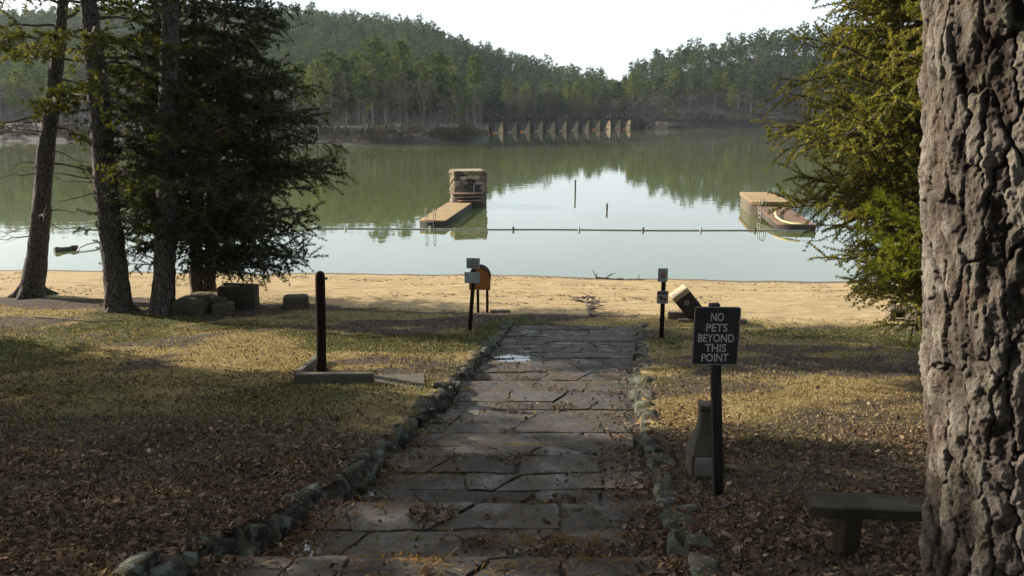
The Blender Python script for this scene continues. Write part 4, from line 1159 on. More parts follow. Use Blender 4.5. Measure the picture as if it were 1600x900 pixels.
def stone_tower():
    c = np.array((-3.25, 60.9)); a = R(13)
    root = empty('diving_tower', (c[0], c[1], 0), 'square rough stone tower standing in the lake above the dock', 'tower')
    ux = np.array((math.cos(a), math.sin(a), 0)); uy = np.array((-math.sin(a), math.cos(a), 0))
    C3 = np.array((c[0], c[1], 0)); r = rs(17); W = 2.25; H = 2.42
    m = MB(); m.box(C3 + (0, 0, H / 2 - .3), (W - .22, W - .22, H + .3), rotz(a)); core = m.build('core', M['dock_dark'], root)
    m = MB(); z = -.3; row = 0
    while z < H - .1:
        h = r.uniform(.20, .40)
        for side in range(4):
            n_ = [-uy, ux, uy, -ux][side]; t_ = [ux, uy, -ux, -uy][side]
            x = -W / 2
            while x < W / 2 - .02:
                l = min(r.uniform(.22, .6), W / 2 - x + .03)
                if not (side == 0 and .35 < z + h / 2 < 1.72 and -.45 < x + l / 2 < .55):
                    rock(m, C3 + n_ * (W / 2 - .10 + r.uniform(-.02, .06)) + t_ * (x + l / 2) + np.array((0, 0, z + h / 2 + r.uniform(-.05, .05))), (l * 1.03, .32 + r.uniform(-.06, .08), h * r.uniform(.8, 1.12)),
                         a + [0, math.pi / 2, math.pi, -math.pi / 2][side], r.randint(900), .42, .2, r.uniform(.0, 1.0))
                x += l
        z += h; row += 1
    m.build('wall', M['tower_stone'], root)
    m = MB(); rock(m, C3 + (0, 0, H + .03), (W + .1, W + .1, .14), a, 7, .25, .03, .8); m.build('cap_slab', M['tower_stone'], root)
    # timber landing and steps in front
    f = C3 - uy * (W / 2)
    m = MB(); planks(m, f - ux * 1.55 - uy * 1.2 + (0, 0, 1.0), f + ux * .75 - uy * 1.2 + (0, 0, 1.0), f + ux * .75 + (0, 0, 1.0), f - ux * 1.55 + (0, 0, 1.0), 6, seed=2)
    m.build('landing', M['deck_red'], root)
    m = MB(); m.box(f - ux * .4 - uy * .58 + (0, 0, .38), (2.1, 1.05, 1.05), rotz(a)); m.build('landing_base', M['dock_dark'], root)
    for k in range(2):
        m = MB(); q = f - ux * .35 - uy * (1.34 + .28 * k) + (0, 0, .76 - .22 * k); m.box(q, (1.75, .3, .06), rotz(a)); m.build('step', M['deck_red'], root)
    m = MB()
    q = f + ux * .8 - uy * .5
    m.tube([q + (0, 0, .1), q + (0, 0, 1.5), q - ux * .12 + (0, 0, 1.62), q - ux * .55 + (0, 0, 1.62), q - ux * .65 + (0, 0, 1.5), q - ux * .65 + (0, 0, 1.05)], .04, 6)
    m.build('handrail', M['steel'], root)
stone_tower()
def dock_left():
    root = empty('swim_dock', (-4.4, 53, 0), 'long sunlit wooden dock running from the stone tower towards the shore', 'dock')
    A, B = np.array((-5.55, 48.9, .42)), np.array((-4.0, 48.5, .42)); D, Cc = np.array((-4.55, 58.2, .42)), np.array((-2.85, 58.0, .42))
    m = MB(); planks(m, A, B, Cc, D, 34, seed=4); m.build('deck', M['deck'], root)
    m = MB()
    m.prism([A - (0, 0, .07), B - (0, 0, .07), Cc - (0, 0, .07), D - (0, 0, .07)], (0, 0, -.42)); m.build('float', M['dock_dark'], root)
    s = norm(B - A)
    ladder(root, A + (B - A) * .42 + (0, 0, .0), s)
dock_left()
def dock_right():
    root = empty('swim_platform', (17, 53, 0), 'raised wooden swim platform with a ramp, at the right of the lake', 'dock')
    z = 1.02
    a, b = np.array((15.6, 53.4, z)), np.array((18.05, 53.1, z)); d, c = np.array((16.55, 59.6, z)), np.array((19.0, 59.3, z))
    m = MB(); planks(m, a, b, c, d, 18, seed=6); m.build('deck', M['deck'], root)
    m = MB(); m.prism([a - (0, 0, .07) , b - (0, 0, .07), c - (0, 0, .07), d - (0, 0, .07)], (0, 0, -.16)); m.build('deck_edge', M['deck_red'], root)
    m = MB(); e = .06; m.prism([q * 1 + np.array((0, 0, -.23)) for q in (a + (e, e, 0), b + (-e, e, 0), c + (-e, -e, 0), d + (e, -e, 0))], (0, 0, -.9)); m.build('skirt', M['dock_side'], root)
    A, B = np.array((15.5, 47.4, .38)), np.array((17.6, 47.1, .38)); D, Cc = np.array((15.95, 53.2, .72)), np.array((17.75, 52.95, .72))
    m = MB(); planks(m, A, B, Cc, D, 20, seed=8); m.build('ramp', M['deck_red'], root)
    m = MB(); m.prism([q - np.array((0, 0, .07)) for q in (A, B, Cc, D)], (0, 0, -.34)); m.build('ramp_float', M['dock_dark'], root)
    dock = root
    ladder(root, A + (D - A) * .75 + (0, 0, -.1), norm(D - A) * -1, .6)
    pts = [pixz(1215, 326, .78), pixz(1211, 332, .7), pixz(1213, 339, .6), pixz(1222, 345, .52), pixz(1236, 349, .50), pixz(1252, 350, .5)]
    m = MB(); m.tube(pts, .06, 8); tag(m.build('curved_hose', M['hose'], smooth=True), 'yellow curved hose lying on the ramp of the swim platform', 'hose')
    pts = [pixz(1222, 328, .85), pixz(1232, 323, 1.0), pixz(1246, 320, 1.1), pixz(1266, 317, 1.2), pixz(1300, 316, 1.2)]
    m = MB(); m.tube(pts, .04, 6); m.build('handrail', M['steel'], dock)
dock_right()
def buoy_line():
    root = empty('buoy_line', (1, 48, 0), 'long pale swim rope with small floats stretched across the water', 'rope')
    xs_ = np.linspace(470, 1260, 60)
    pts = np.array([pixz(x, 357 + (x - 525) / 715 * 3.2 + .35 * math.sin(x * .02), .03) for x in xs_])
    m = MB(); m.tube(pts, .032, 6); m.build('rope', M['rope'], root)
    for px in (540, 672, 802, 905, 1005, 1095, 1180):
        p = pixz(px, 357 + (px - 525) / 715 * 3.2, .05); m = MB(); m.tube([p - (.0, 0, .12), p + (0, 0, .1), p + (0, 0, .16)], [.06, .06, .03], 8); m.build('float', M['dock_dark' if px in (802, 1005, 1180) else 'rope'], root)
buoy_line()
for px, py0, py1, lb in ((899, 281, 303, 'taller thin pole standing in the open lake'), (948.5, 318, 329, 'short thin pole standing in the lake near the rope')):
    b = pixz(px, py1, 0.0); t = pix(px, py0, b[1]); m = MB(); m.tube([b - (0, 0, .6), t], .065, 8)
    o = m.build('marker_pole', M['dock_dark']); tag(o, lb, 'pole', 'marker poles')
    m = MB(); m.tube([t + (0, 0, -.10), t + (0, 0, .02)], .085, 8); m.build('cap', M['steel'], o)
# log and pale pipe in the water at left
m = MB(); a, b = pixz(85, 392, .05), pixz(122, 388, .05); t = np.linspace(0, 1, 9)
m.tube(a + (b - a) * t[:, None], .16 + .02 * np.sin(t * 9), 10, rough=.25, seed=3); tag(m.build('floating_log', M['dock_dark']), 'dark log floating by the left trees', 'log')
m = MB(); m.tube([pixz(121, 393, .02), pixz(124, 387, .12), pixz(134, 382, .18), pixz(148, 379, .2), pixz(166, 377, .15)], .045, 6)
tag(m.build('curved_pipe', M['pipe'], smooth=True), 'pale curved pipe in the water right of the floating log', 'pipe')
# driftwood at the waterline and the fallen branch on the sand
def branchy(name, pts, rad, r, mat, n=8, L=.35):
    m = MB(); pts = np.asarray(pts); m.tube(pts, np.linspace(rad, rad * .4, len(pts)), 6)
    for i in range(n):
        p = pts[r.randint(len(pts))]; d = norm(np.array((r.normal(), r.normal() * .6, abs(r.normal()) * .35))); l = L * r.uniform(.4, 1.2)
        m.tube([p, p + d * l * .6, p + d * l + (0, 0, -.06 * l)], [rad * .45, rad * .3, rad * .12], 4, caps=False)
    return m.build(name, mat)
r = rs(21)
q = [pixz(x, y, .06) for x, y in ((932, 434), (945, 435), (960, 436.5), (975, 436.5), (990, 438), (998, 438.5))]
tag(branchy('driftwood', q, .05, r, M['driftwood'], 14, .5), 'thin dark driftwood lying at the waterline', 'driftwood')
def on(px, py, dz=0.0):
    """point of the terrain seen at a pixel"""
    rr_ = ray(px, py); lo, hi = 1.5, 60.0
    ts = np.linspace(lo, hi, 3000); P = np.array((0, 0, CAMZ)) + ts[:, None] * rr_
    g = ground_z(P[:, 0], P[:, 1]); k = np.argmax(P[:, 2] < g)
    p = P[k].copy(); p[2] = g[k] + dz
    return p
q = [on(924, 494, .03), on(919, 486, .05), on(915, 477, .09), on(920, 470, .12), on(928, 469, .06)]
tag(branchy('fallen_branch', q, .05, r, M['driftwood'], 16, .7), 'dark fallen branch on the sand beyond the path', 'branch')
for px, py, w, lb in ((1225, 445, 22, 'thin dark stick at the waterline right of the bin'), ):
    m = MB(); a = pixz(px - 10, 445.5, .05); b = pixz(px + 12, 445.5, .05); m.tube([a, (a + b) / 2 + (0, 0, .03), b], .03, 5); tag(m.build('stick', M['driftwood']), lb, 'stick')

# ------------------------------------------------------------------ mossy stone blocks, left
def block(px, py, wpx, hpx, dep, seed, lb, rz=.15, mat='block_stone'):
    p = on(px, py); d = p[1] * math.cos(PITCH) + (CAMZ - p[2]) * math.sin(PITCH)
    w, h = wpx / FPX * d, hpx / FPX * d
    m = MB(); rock(m, (p[0], p[1] + dep / 2, p[2] + h / 2 - .06), (w * 1.02, dep, h + .14), rz, seed, .16, .05, chips=1)
    return tag(m.build('stone_block', M[mat]), lb, 'stone', 'stone blocks by the trees')
block(369, 485, 56, 37, .75, 3, 'tall square mossy stone block right of the cedar trunks', .05)
block(461, 484, 38, 20, .45, 4, 'small square stone block standing alone, left of the brown post', .1)
block(318, 487, 62, 22, 1.0, 5, 'broad low moss-topped stone between the cedar trunks and the square block', .2)
block(293, 493, 44, 22, .8, 6, 'low flat-topped stone at the foot of the straight pine trunk', -.1)
block(345, 490, 34, 14, .5, 7, 'smallest stone, in front of the tall square block', .3)
block(32, 418, 34, 5, .7, 8, 'low tan stone at the waterline beside the leftmost trunk', 0, 'far_rock')
# right: stone bench behind the big trunk, and a boulder next to it
def low_bench():
    p = on(1414, 501); d = 1.02 * p[1]
    root = empty('stone_bench', p, 'low stone block bench on the sand edge, left of the big pine trunk', 'bench')
    s = d / FPX
    m = MB(); rock(m, p + np.array((0, .2, 16 * s)), (50 * s, .42, 6.5 * s), 0, 4, .3, .06); m.build('seat', M['timber'], root)
    for k, o in enumerate((-20, 19)):
        m = MB(); rock(m, p + np.array((o * s, .2, 6.5 * s)), (7 * s, .36, 15 * s), 0, 6 + k, .35, .08); m.build('support', M['timber'], root)
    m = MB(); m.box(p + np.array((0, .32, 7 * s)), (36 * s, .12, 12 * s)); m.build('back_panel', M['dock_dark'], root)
low_bench()
block(1440, 517, 26, 32, .5, 11, 'upright brown stone half hidden by the left edge of the big pine', .1, 'far_rock')

# ------------------------------------------------------------------ bollard, curb
def bollard():
    b = on(502.5, 584); t = pix(500, 423, b[1])
    d = b[1] * math.cos(PITCH) + (CAMZ - b[2]) * math.sin(PITCH); rad = 7.6 / FPX * d
    root = empty('wooden_post', b, 'thick dark brown round-topped wooden post on the left lawn', 'post')
    ax = t - b; L = np.linalg.norm(ax); k = np.array([-.1, 0, .3, .6, .9, .96, .985, .998]); rr = rad * np.array([1.02, 1.02, 1, 1, .98, .93, .72, .25])
    m = MB(); m.tube(b + ax * k[:, None], rr, 20); m.build('shaft', M['post_brown'], root, smooth=True)
    for kk in (.05, .93):
        m = MB(); p = b + ax * kk; m.tube([p + (rad * .8, -.02, 0), p + (rad * 1.35, -.03, 0)], [.02, .02], 8); m.tube([p + (rad * 1.35, -.03, 0), p + (rad * 1.5, -.03, 0)], [.032, .028], 8); m.build('peg', M['post_dark'], root)
    return b
bol = bollard()
def curb():
    a = on(463, 598); b = on(580, 597); c = on(500, 566)
    root = empty('concrete_curb', a, 'L-shaped low concrete curb around the foot of the brown post', 'curb')
    h = .17
    def bar(p, q, w):
        p, q = np.array(p), np.array(q); dv = q - p; L = np.linalg.norm(dv[:2]); m = MB()
        x = Vector((dv[0], dv[1], dv[2])).normalized(); y = Vector((0, 0, 1)).cross(x).normalized(); z = x.cross(y)
        m.box((p + q) / 2 + np.array((0, 0, h / 2 - .06)), (L, w, h + .12), rot_axes(x, y, z)); return m
    bar(a, b + np.array((.05, 0, 0)), .13).build('front_bar', M['concrete'], root, bevel=.015)
    bar(a + np.array((.0, .07, 0)), c, .12).build('side_bar', M['concrete'], root, bevel=.015)
    m = MB()
    P = [on(578, 590), on(662, 592), on(664, 606), on(628, 616), on(600, 605)]
    zt = max(p[2] for p in P[:2]) + .05
    m.prism([np.array((p[0], p[1], min(p[2] + .10, zt))) for p in P][::-1], (0, 0, -.2))
    tag(m.build('concrete_slab', M['concrete'], bevel=.01), 'flat triangular concrete slab between the curb and the path wall', 'slab')
curb()

# ------------------------------------------------------------------ signs
def text_mesh(body, size, parent, mat, center, ux, uz, n, xs=1.0, spacing=1.0, depth=.003, name='lettering'):
    cu = bpy.data.curves.new('lettering', 'FONT'); cu.body = body; cu.size = size; cu.align_x = 'CENTER'; cu.align_y = 'CENTER'
    cu.space_line = spacing; cu.extrude = depth / 2; cu.resolution_u = 3; cu.offset = size * .012
    tmp = bpy.data.objects.new('lettering', cu); COL.objects.link(tmp)
    dg = bpy.context.evaluated_depsgraph_get(); me = bpy.data.meshes.new_from_object(tmp.evaluated_get(dg))
    COL.objects.unlink(tmp); bpy.data.objects.remove(tmp)
    co = np.empty(len(me.vertices) * 3, np.float32); me.vertices.foreach_get('co', co); co = co.reshape(-1, 3)
    mid = (co.min(0) + co.max(0)) / 2; co = co - np.array((mid[0], mid[1], 0))
    w = np.asarray(center) + co[:, :1] * xs * np.asarray(ux) + co[:, 1:2] * np.asarray(uz) + co[:, 2:3] * np.asarray(n)
    pw = parent_world(parent).inverted(); w4 = np.c_[w, np.ones(len(w))] @ np.array(pw).T
    me.vertices.foreach_set('co', w4[:, :3].astype(np.float32).ravel()); me.materials.clear(); me.materials.append(mat)
    o = bpy.data.objects.new(name, me); link(o, parent); return o
def round_rect(w, h, rad, n=5):
    P = []
    for cx, cy, a0 in ((w / 2 - rad, h / 2 - rad, 0), (-w / 2 + rad, h / 2 - rad, 90), (-w / 2 + rad, -h / 2 + rad, 180), (w / 2 - rad, -h / 2 + rad, 270)):
        for k in range(n): a = R(a0 + 90 * k / (n - 1)); P.append((cx + rad * math.cos(a), cy + rad * math.sin(a)))
    return np.array(P)
class Plate:
    """a sign face: local (x right, y up) in metres, facing the camera side"""
    def __init__(self, center, yaw=0.0, roll=0.0):
        self.n = np.array((math.sin(yaw), -math.cos(yaw), 0.0)); ux = np.array((math.cos(yaw), math.sin(yaw), 0.0)); uz = np.array((0, 0, 1.0))
        self.ux = ux * math.cos(roll) + uz * math.sin(roll); self.uz = -ux * math.sin(roll) + uz * math.cos(roll); self.c = np.asarray(center, float)
    def pt(self, x, y, d=0.0): return self.c + self.ux * x + self.uz * y + self.n * d
    def poly(self, pts, d0, d1, m):
        m.prism([self.pt(x, y, d1) for x, y in pts][::-1], self.n * (d0 - d1)); return m
    def rect(self, x0, y0, x1, y1, d0, d1, m): return self.poly([(x0, y0), (x1, y0), (x1, y1), (x0, y1)], d0, d1, m)
def no_pets():
    Y = 7.95; base = on(1119, 768); base[1] = Y; base[2] = float(ground_z(base[0], Y))
    c = pix(1117, 523, Y)
    root = empty('no_pets_sign', base, 'black rectangular sign on a dark square post reading NO PETS BEYOND THIS POINT', 'sign')
    dep = Y * math.cos(PITCH) + (CAMZ - c[2]) * math.sin(PITCH); s = dep / FPX
    W, H = 72 * s, 94 * s
    pl = Plate(c - np.array((0, .05, 0)), R(0), R(-.6))
    face = pl.poly(round_rect(W, H, .03), 0, .006, MB()).build('panel', M['sign_black'], root)
    m = MB(); o = round_rect(W - .002, H - .002, .029); i = round_rect(W - .022, H - .022, .022); n = len(o)
    v = np.array([pl.pt(x, y, .0085) for x, y in o] + [pl.pt(x, y, .0085) for x, y in i] + [pl.pt(x, y, .003) for x, y in o] + [pl.pt(x, y, .003) for x, y in i]); k = np.arange(n); k2 = (k + 1) % n
    m.add(v, np.vstack([np.stack([k, k2, k2 + n, k + n], -1), np.stack([k + 2 * n, k2 + 2 * n, k2, k], -1), np.stack([k + n, k2 + n, k2 + 3 * n, k + 3 * n], -1)]))
    m.build('border', M['sign_edge'], face)
    for word, py, wpx in (('NO', 492, 20), ('PETS', 509, 33), ('BEYOND', 526, 56), ('THIS', 542, 33), ('POINT', 558, 42)):
        t = text_mesh(word, .118, face, M['letter'], pl.pt(0, 0, .0085), pl.ux, pl.uz, pl.n, .72)
        co = np.array([v.co[:] for v in t.data.vertices]); wv = (co @ np.array(pl.ux)).max() - (co @ np.array(pl.ux)).min(); hv = (co @ np.array(pl.uz)).max() - (co @ np.array(pl.uz)).min()
        k1, k2_ = wpx * s / wv, 13.0 * s / hv
        off = pl.pt((0 if word != 'NO' else -.0), (523 - py) * s * .99, .0085)
        loc = np.array(parent_world(face).inverted() @ Vector(pl.pt(0, 0, .0085)))
        rel = co - loc; x = rel @ np.array(pl.ux); y = rel @ np.array(pl.uz); z = rel @ np.array(pl.n)
        new = np.array(parent_world(face).inverted() @ Vector(off)) + np.outer(x * k1, pl.ux) + np.outer(y * k2_, pl.uz) + np.outer(z, pl.n)
        t.data.vertices.foreach_set('co', new.astype(np.float32).ravel())
    top = pix(1116, 474, Y); m = MB(); a, b = base - (0, 0, .3), top + np.array((0, 0, .0))
    x = Vector((b - a)).normalized(); zz_ = x; xx = Vector((1, 0, 0)); yy = zz_.cross(xx).normalized(); xx = yy.cross(zz_)
    m.box((a + b) / 2, (.098, .088, np.linalg.norm(b - a)), rot_axes(xx, yy, zz_)); m.build('post', M['post_dark'], root, bevel=.006)
    m = MB()
    for y in (.2, -.2): m.tube([pl.pt(0, y, .004), pl.pt(0, y, .012)], .008, 8)
    m.build('bolt', M['steel'], root)
no_pets()
def fountain():
    p = on(1108, 752); Y = p[1]; d = Y * math.cos(PITCH) + (CAMZ - p[2]) * math.sin(PITCH); s = d / FPX
    root = empty('stone_pedestal', p, 'old concrete drinking fountain pedestal right behind the black sign post', 'fountain')
    m = MB(); prof = [(0, 26), (.36, 26), (.40, 24), (.52, 20), (.64, 15), (.74, 12.5), (.94, 12)]
    H = 120 * s
    rings = [np.array([(x * w * s * 1.0, y * w * s * .9) for x, y in round_rect(2, 2, .14, 3)]) for _, w in prof]
    v = np.vstack([np.column_stack([rg + p[:2] + np.array((0, .25)), np.full(len(rg), p[2] - .05 + (H) * t)]) for rg, (t, _) in zip(rings, prof)])
    n = len(rings[0]); k = np.arange(n); k2 = (k + 1) % n
    for i in range(len(prof) - 1): m.add(v[i * n:(i + 2) * n], np.stack([k, k2, k2 + n, k + n], -1))
    m.build('pedestal', M['concrete'], root, smooth=False)
    m = MB(); m.box((p[0], p[1] + .25, p[2] + H * .93), (26 * s, 24 * s, .06)); m.build('rim', M['concrete'], root, bevel=.01)
    m = MB(); m.box((p[0] - 4 * s, p[1] + .25 - 26 * s * .9, p[2] + H * .15), (34 * s, .02, H * .26)); m.build('panel', M['sign_edge'], root, bevel=.004)
fountain()
def left_signs():
    b = on(733, 516); Y = b[1]; t = pix(741, 420, Y); d = Y * math.cos(PITCH) + (CAMZ - t[2]) * math.sin(PITCH); s = d / FPX
    root = empty('notice_signs', b, 'leaning dark post with two grey notice signs, left of the path end', 'sign')
    m = MB(); a = b - (0, 0, .2); z = Vector(t - a).normalized(); x = Vector((1, 0, 0)); y = z.cross(x).normalized(); x = y.cross(z)
    m.box((a + t) / 2, (.10, .09, np.linalg.norm(t - a)), rot_axes(x, y, z)); m.build('post', M['post_brown'], root, bevel=.006)
    pl = Plate(pix(739.5, 410.5, Y) - np.array((0, .07, 0)), 0, R(-1)); W, H = 21 * s, 16.5 * s
    f = pl.poly(round_rect(W, H, .02), 0, .01, MB()).build('upper_panel', M['sign_grey'], root)
    m = MB()
    for i, (y, w) in enumerate(((.33, .2), (.14, .8), (-.02, .78), (-.2, .84), (-.36, .7))):
        r = rs(i); x = -w * W / 2
        while x < w * W / 2 - .01:
            l = r.uniform(.02, .05); pl.rect(x, y * H - .011, min(x + l, w * W / 2), y * H + .011, .0085, .0135, m); x += l + .012
    m.build('print', M['sign_ink'], f)
    pl = Plate(pix(738, 433, Y) - np.array((0, .06, 0)), 0, R(0)); W, H = 24 * s, 17.5 * s
    pl.poly(round_rect(W, H, .02), 0, .01, MB()).build('lower_panel', M['sign_grey'], root)
    m = MB(); pl.rect(-W * .50, -H * .5, -W * .38, H * .5, -.02, -.002, m); pl.rect(W * .3, -H * .5, W * .4, H * .5, -.02, -.002, m); m.build('back_batten', M['post_brown'], root)
left_signs()
def kiosk():
    # little arched box on two legs behind the notice signs
    b = on(754, 488); Y = b[1]; d = Y * math.cos(PITCH) + (CAMZ - b[2]) * math.sin(PITCH) ; s = d / FPX
    root = empty('arched_box', b, 'orange-brown round-topped box on two thin legs behind the notice signs', 'box')
    x0, x1 = -20 * s, 12.5 * s; zb, zt, zs = 38 * s, 73 * s, 55 * s
    P = [(x0, zb), (x1, zb), (x1, zs)]
    for k in range(1, 9): a = R(90 * k / 8); P.append((x1 - (x1 - (x0 + x1) / 2) * (1 - math.cos(a)), zs + (zt - zs) * math.sin(a)))
    for k in range(1, 9): a = R(90 - 90 * k / 8); P.append((x0 + ((x0 + x1) / 2 - x0) * (1 - math.cos(a)), zs + (zt - zs) * math.sin(a)))
    dep = .42
    m = MB(); m.prism([b + np.array((x, -dep / 2, z)) for x, z in P], (0, dep, 0)); body = m.build('body', M['box_orange'], root, bevel=.008)
    m = MB(); o = np.array(P[2:]);
    for i in range(len(o) - 1):
        p, q = o[i], o[i + 1]; c = np.array(((x0 + x1) / 2, zs)); po, qo = c + (p - c) * 1.05, c + (q - c) * 1.05
        m.prism([b + np.array((*(np.array((e[0], -dep / 2 - .02, e[1]))),)) for e in (p, q, qo, po)], (0, dep + .04, 0))
    m.build('roof', M['post_brown'], body)
    for x in (x0 + 13 * s, x1 - 5 * s):
        m = MB(); m.box(b + np.array((x, 0, zb / 2 - .1)), (.075, .075, zb + .2)); m.build('leg', M['post_brown'], root)
kiosk()
def right_signs():
    b = on(1036, 528); Y = b[1]; t = pix(1035, 420, Y); d = Y * math.cos(PITCH) + (CAMZ - t[2]) * math.sin(PITCH); s = d / FPX
    root = empty('pictogram_signs', b, 'slim brown post with two small pictogram signs, right of the path end', 'sign')
    m = MB(); m.box((b + t) / 2 - np.array((0, 0, .1)), (.095, .09, t[2] - b[2] + .2)); m.build('post', M['post_brown'], root, bevel=.006)
    pl = Plate(pix(1035, 429, Y) - np.array((0, .06, 0))); W, H = 15.2 * s, 21.5 * s
    f = pl.poly(round_rect(W, H, .02), 0, .01, MB()).build('upper_panel', M['sign_grey'], root)
    m = MB(); n = 20; ring = [(math.cos(6.283 * k / n), math.sin(6.283 * k / n)) for k in range(n)]
    for k in range(n):
        a, c = ring[k], ring[(k + 1) % n]; R1, R2 = W * .30, W * .22
        pl.poly([(a[0] * R2, a[1] * R2), (a[0] * R1, a[1] * R1), (c[0] * R1, c[1] * R1), (c[0] * R2, c[1] * R2)], .008, .0135, m)
    pl.poly([(-W * .18, W * .13), (-W * .13, W * .18), (W * .18, -W * .13), (W * .13, -W * .18)], .008, .0145, m)
    m.build('prohibition_ring', M['sign_red'], f)
    m = MB(); pl.poly([(-W * .07, -W * .15), (W * .06, -W * .15), (W * .1, W * .06), (-.02, W * .15), (-W * .1, W * .05)], .008, .0125, m); m.build('pictogram', M['sign_ink'], f)
    pl = Plate(pix(1034.5, 463.5, Y) - np.array((0, .06, 0))); W, H = 17.5 * s, 20.5 * s
    f = pl.poly(round_rect(W, H, .015), 0, .01, MB()).build('lower_panel', M['sign_brown'], root)
    m = MB(); pl.rect(-W * .44, H * .24, W * .44, H * .40, .008, .0135, m); m.build('header', M['sign_ink'], f)
    m = MB(); pl.poly([(-W * .33, H * .02), (-W * .2, H * .12), (-W * .08, H * .06), (W * .02, -H * .08), (W * .28, -H * .14), (W * .34, -H * .05), (W * .38, -H * .16), (W * .22, -H * .32), (W * .1, -H * .2), (-W * .02, -H * .22), (-W * .12, -H * .34), (-W * .16, -H * .14), (-W * .3, -H * .12)], .008, .0135, m)
    m.build('pictogram', M['sign_ink'], f)
right_signs()
def bin_():
    b = on(1090, 504); Y = b[1] + .1; d = Y * math.cos(PITCH) + (CAMZ - b[2]) * math.sin(PITCH); s = d / FPX
    root = empty('trash_bin', b, 'dark brown bin with lid in pale sunlit colour, tilted over to the left, behind the black sign', 'bin')
    A = pix(1055.5, 473, Y); Bp = pix(1078, 456, Y); ux = norm(Bp - A); uz = np.array((-ux[2], 0, ux[0])); uy = np.array((0, 1.0, 0)); W = np.linalg.norm(Bp - A); Lb = 54 * s
    Rm = rot_axes(Vector(ux), Vector(uy), Vector(uz))
    top = (A + Bp) / 2 + uy * .24
    m = MB(); m.box(top - uz * (Lb / 2), (W, .48, Lb), Rm); body = m.build('body', M['bin'], root, bevel=.012)
    m = MB(); m.box(top + uz * .075 , (W + .03, .52, .15), Rm); m.build('lid', M['bin_lit'], root, bevel=.015)
    m = MB(); m.box(top + ux * (W / 2 + .012) - uz * (Lb / 2), (.02, .44, Lb * .98), Rm); m.build('lit_edge', M['bin_lit'], root)  # thin sunlit edge of the bin, added as a pale strip
    m = MB(); c = top - uy * .243 - uz * (11 * s); n = 6
    for k in range(n):
        a0, a1 = R(60 * k), R(60 * k + 60)
        def q(a, rr): return c + (ux * math.cos(a) + uz * math.sin(a)) * rr
        m.prism([q(a0, .045), q(a0, .075), q(a1, .075), q(a1, .045)], -uy * .006)
    m.prism([c + ux * x + uz * z for x, z in ((-.028, -.01), (.028, -.01), (.028, .012), (-.028, .012))], -uy * .006)
    m.build('emblem', M['sign_edge'], body)
bin_()
def plank(px0, py0, px1, py1, h, dep, lb, rz=None):
    a, b = on(px0, py0), on(px1, py1); m = MB(); v = b - a; L = np.linalg.norm(v)
    x = Vector(v).normalized(); y = Vector((0, 0, 1)).cross(x).normalized(); z = x.cross(y)
    m.box((a + b) / 2 + np.array((0, dep / 2, h / 2 - .02)), (L, dep, h), rot_axes(x, y, z))
    return tag(m.build('timber_beam', M['timber'], bevel=.01), lb, 'beam', 'timbers around the bin')
plank(1044, 499, 1079, 500, .22, .16, 'pale timber beam on the sand left of the tilted bin')
plank(1060, 504, 1082, 504, .10, .14, 'short low timber at the foot of the tilted bin')
plank(1140, 505, 1168, 507, .12, .16, 'timber beam end sticking out right of the black sign')
plank(766, 489, 797, 489, .09, .14, 'thin timber edging at the foot of the arched box')

# ------------------------------------------------------------------ bench in the right foreground
def bench():
    f0 = on(1331, 866); Y = f0[1]; d = Y * math.cos(PITCH) + (CAMZ - f0[2]) * math.sin(PITCH); s = d / FPX
    root = empty('stone_bench', f0, 'mossy dark stone slab bench beside the big pine, in the right foreground', 'bench')
    a = pix(1267, 805, Y - .06); b = pix(1600, 834, Y - .2); v = b - a; v[2] *= .3
    x = Vector(v).normalized(); y = Vector((0, 0, 1)).cross(x).normalized(); z = x.cross(y)
    L, Wd, Th = np.linalg.norm(v), .24, .075
    c = a + np.array(x) * L / 2 + np.array(y) * Wd / 2 + np.array(z) * (.035)
    m = MB()
    nx_, ny_ = 26, 8
    bmx = bmesh.new(); bmesh.ops.create_cube(bmx, size=1); bmesh.ops.subdivide_edges(bmx, edges=bmx.edges[:], cuts=9, use_grid_fill=True)
    P = np.array([q.co[:] for q in bmx.verts]); F = np.array([[w.index for w in f.verts] for f in bmx.faces]); bmx.free()
    P = P * np.array((L, Wd, Th)); edge = (np.abs(P[:, 0]) > L / 2 - .01) | (np.abs(P[:, 1]) > Wd / 2 - .01)
    nz = np.stack([vn3(P * 6 + 3 + 9 * k, k) - .5 for k in range(3)], -1); P = P + nz * np.array((.04, .04, .022)) * (np.where(edge, 1.0, .5))[:, None]
    m.add(P @ np.array(rot_axes(x, y, z).to_3x3()).T + c, F); m.build('seat', M['concrete_dark'], root)
    for px in (1331, 1545):
        t = (px - 1262) / (1600 - 1262); p = a + np.array(x) * L * t; cc = p + np.array(y) * .12
        zg = float(ground_z(cc[0], cc[1])); zt = cc[2] + .0
        m = MB(); rock(m, (cc[0], cc[1], (zg + zt) / 2 - .05), (.135, .20, zt - zg + .13), .05, px, .28, .06); m.build('leg', M['concrete_dark'], root)
bench()
# thin dead stick on the lawn by the right edging
for pts, lb in (([(1126, 800), (1140, 793), (1152, 790)], 'short dark stick on the leaves between the sign and the bench'), ([(470, 476), (440, 482), (395, 489), (360, 492)], 'dark root or stick lying below the mossy blocks'),
                ([(55, 497), (100, 500), (140, 504), (190, 502)], 'long dead branch on the shaded lawn by the left trunks')):
    q = [on(x, y, .03) for x, y in pts]; m = MB(); m.tube(q, np.linspace(.022, .010, len(q)), 6); tag(m.build('stick', M['driftwood']), lb, 'stick')

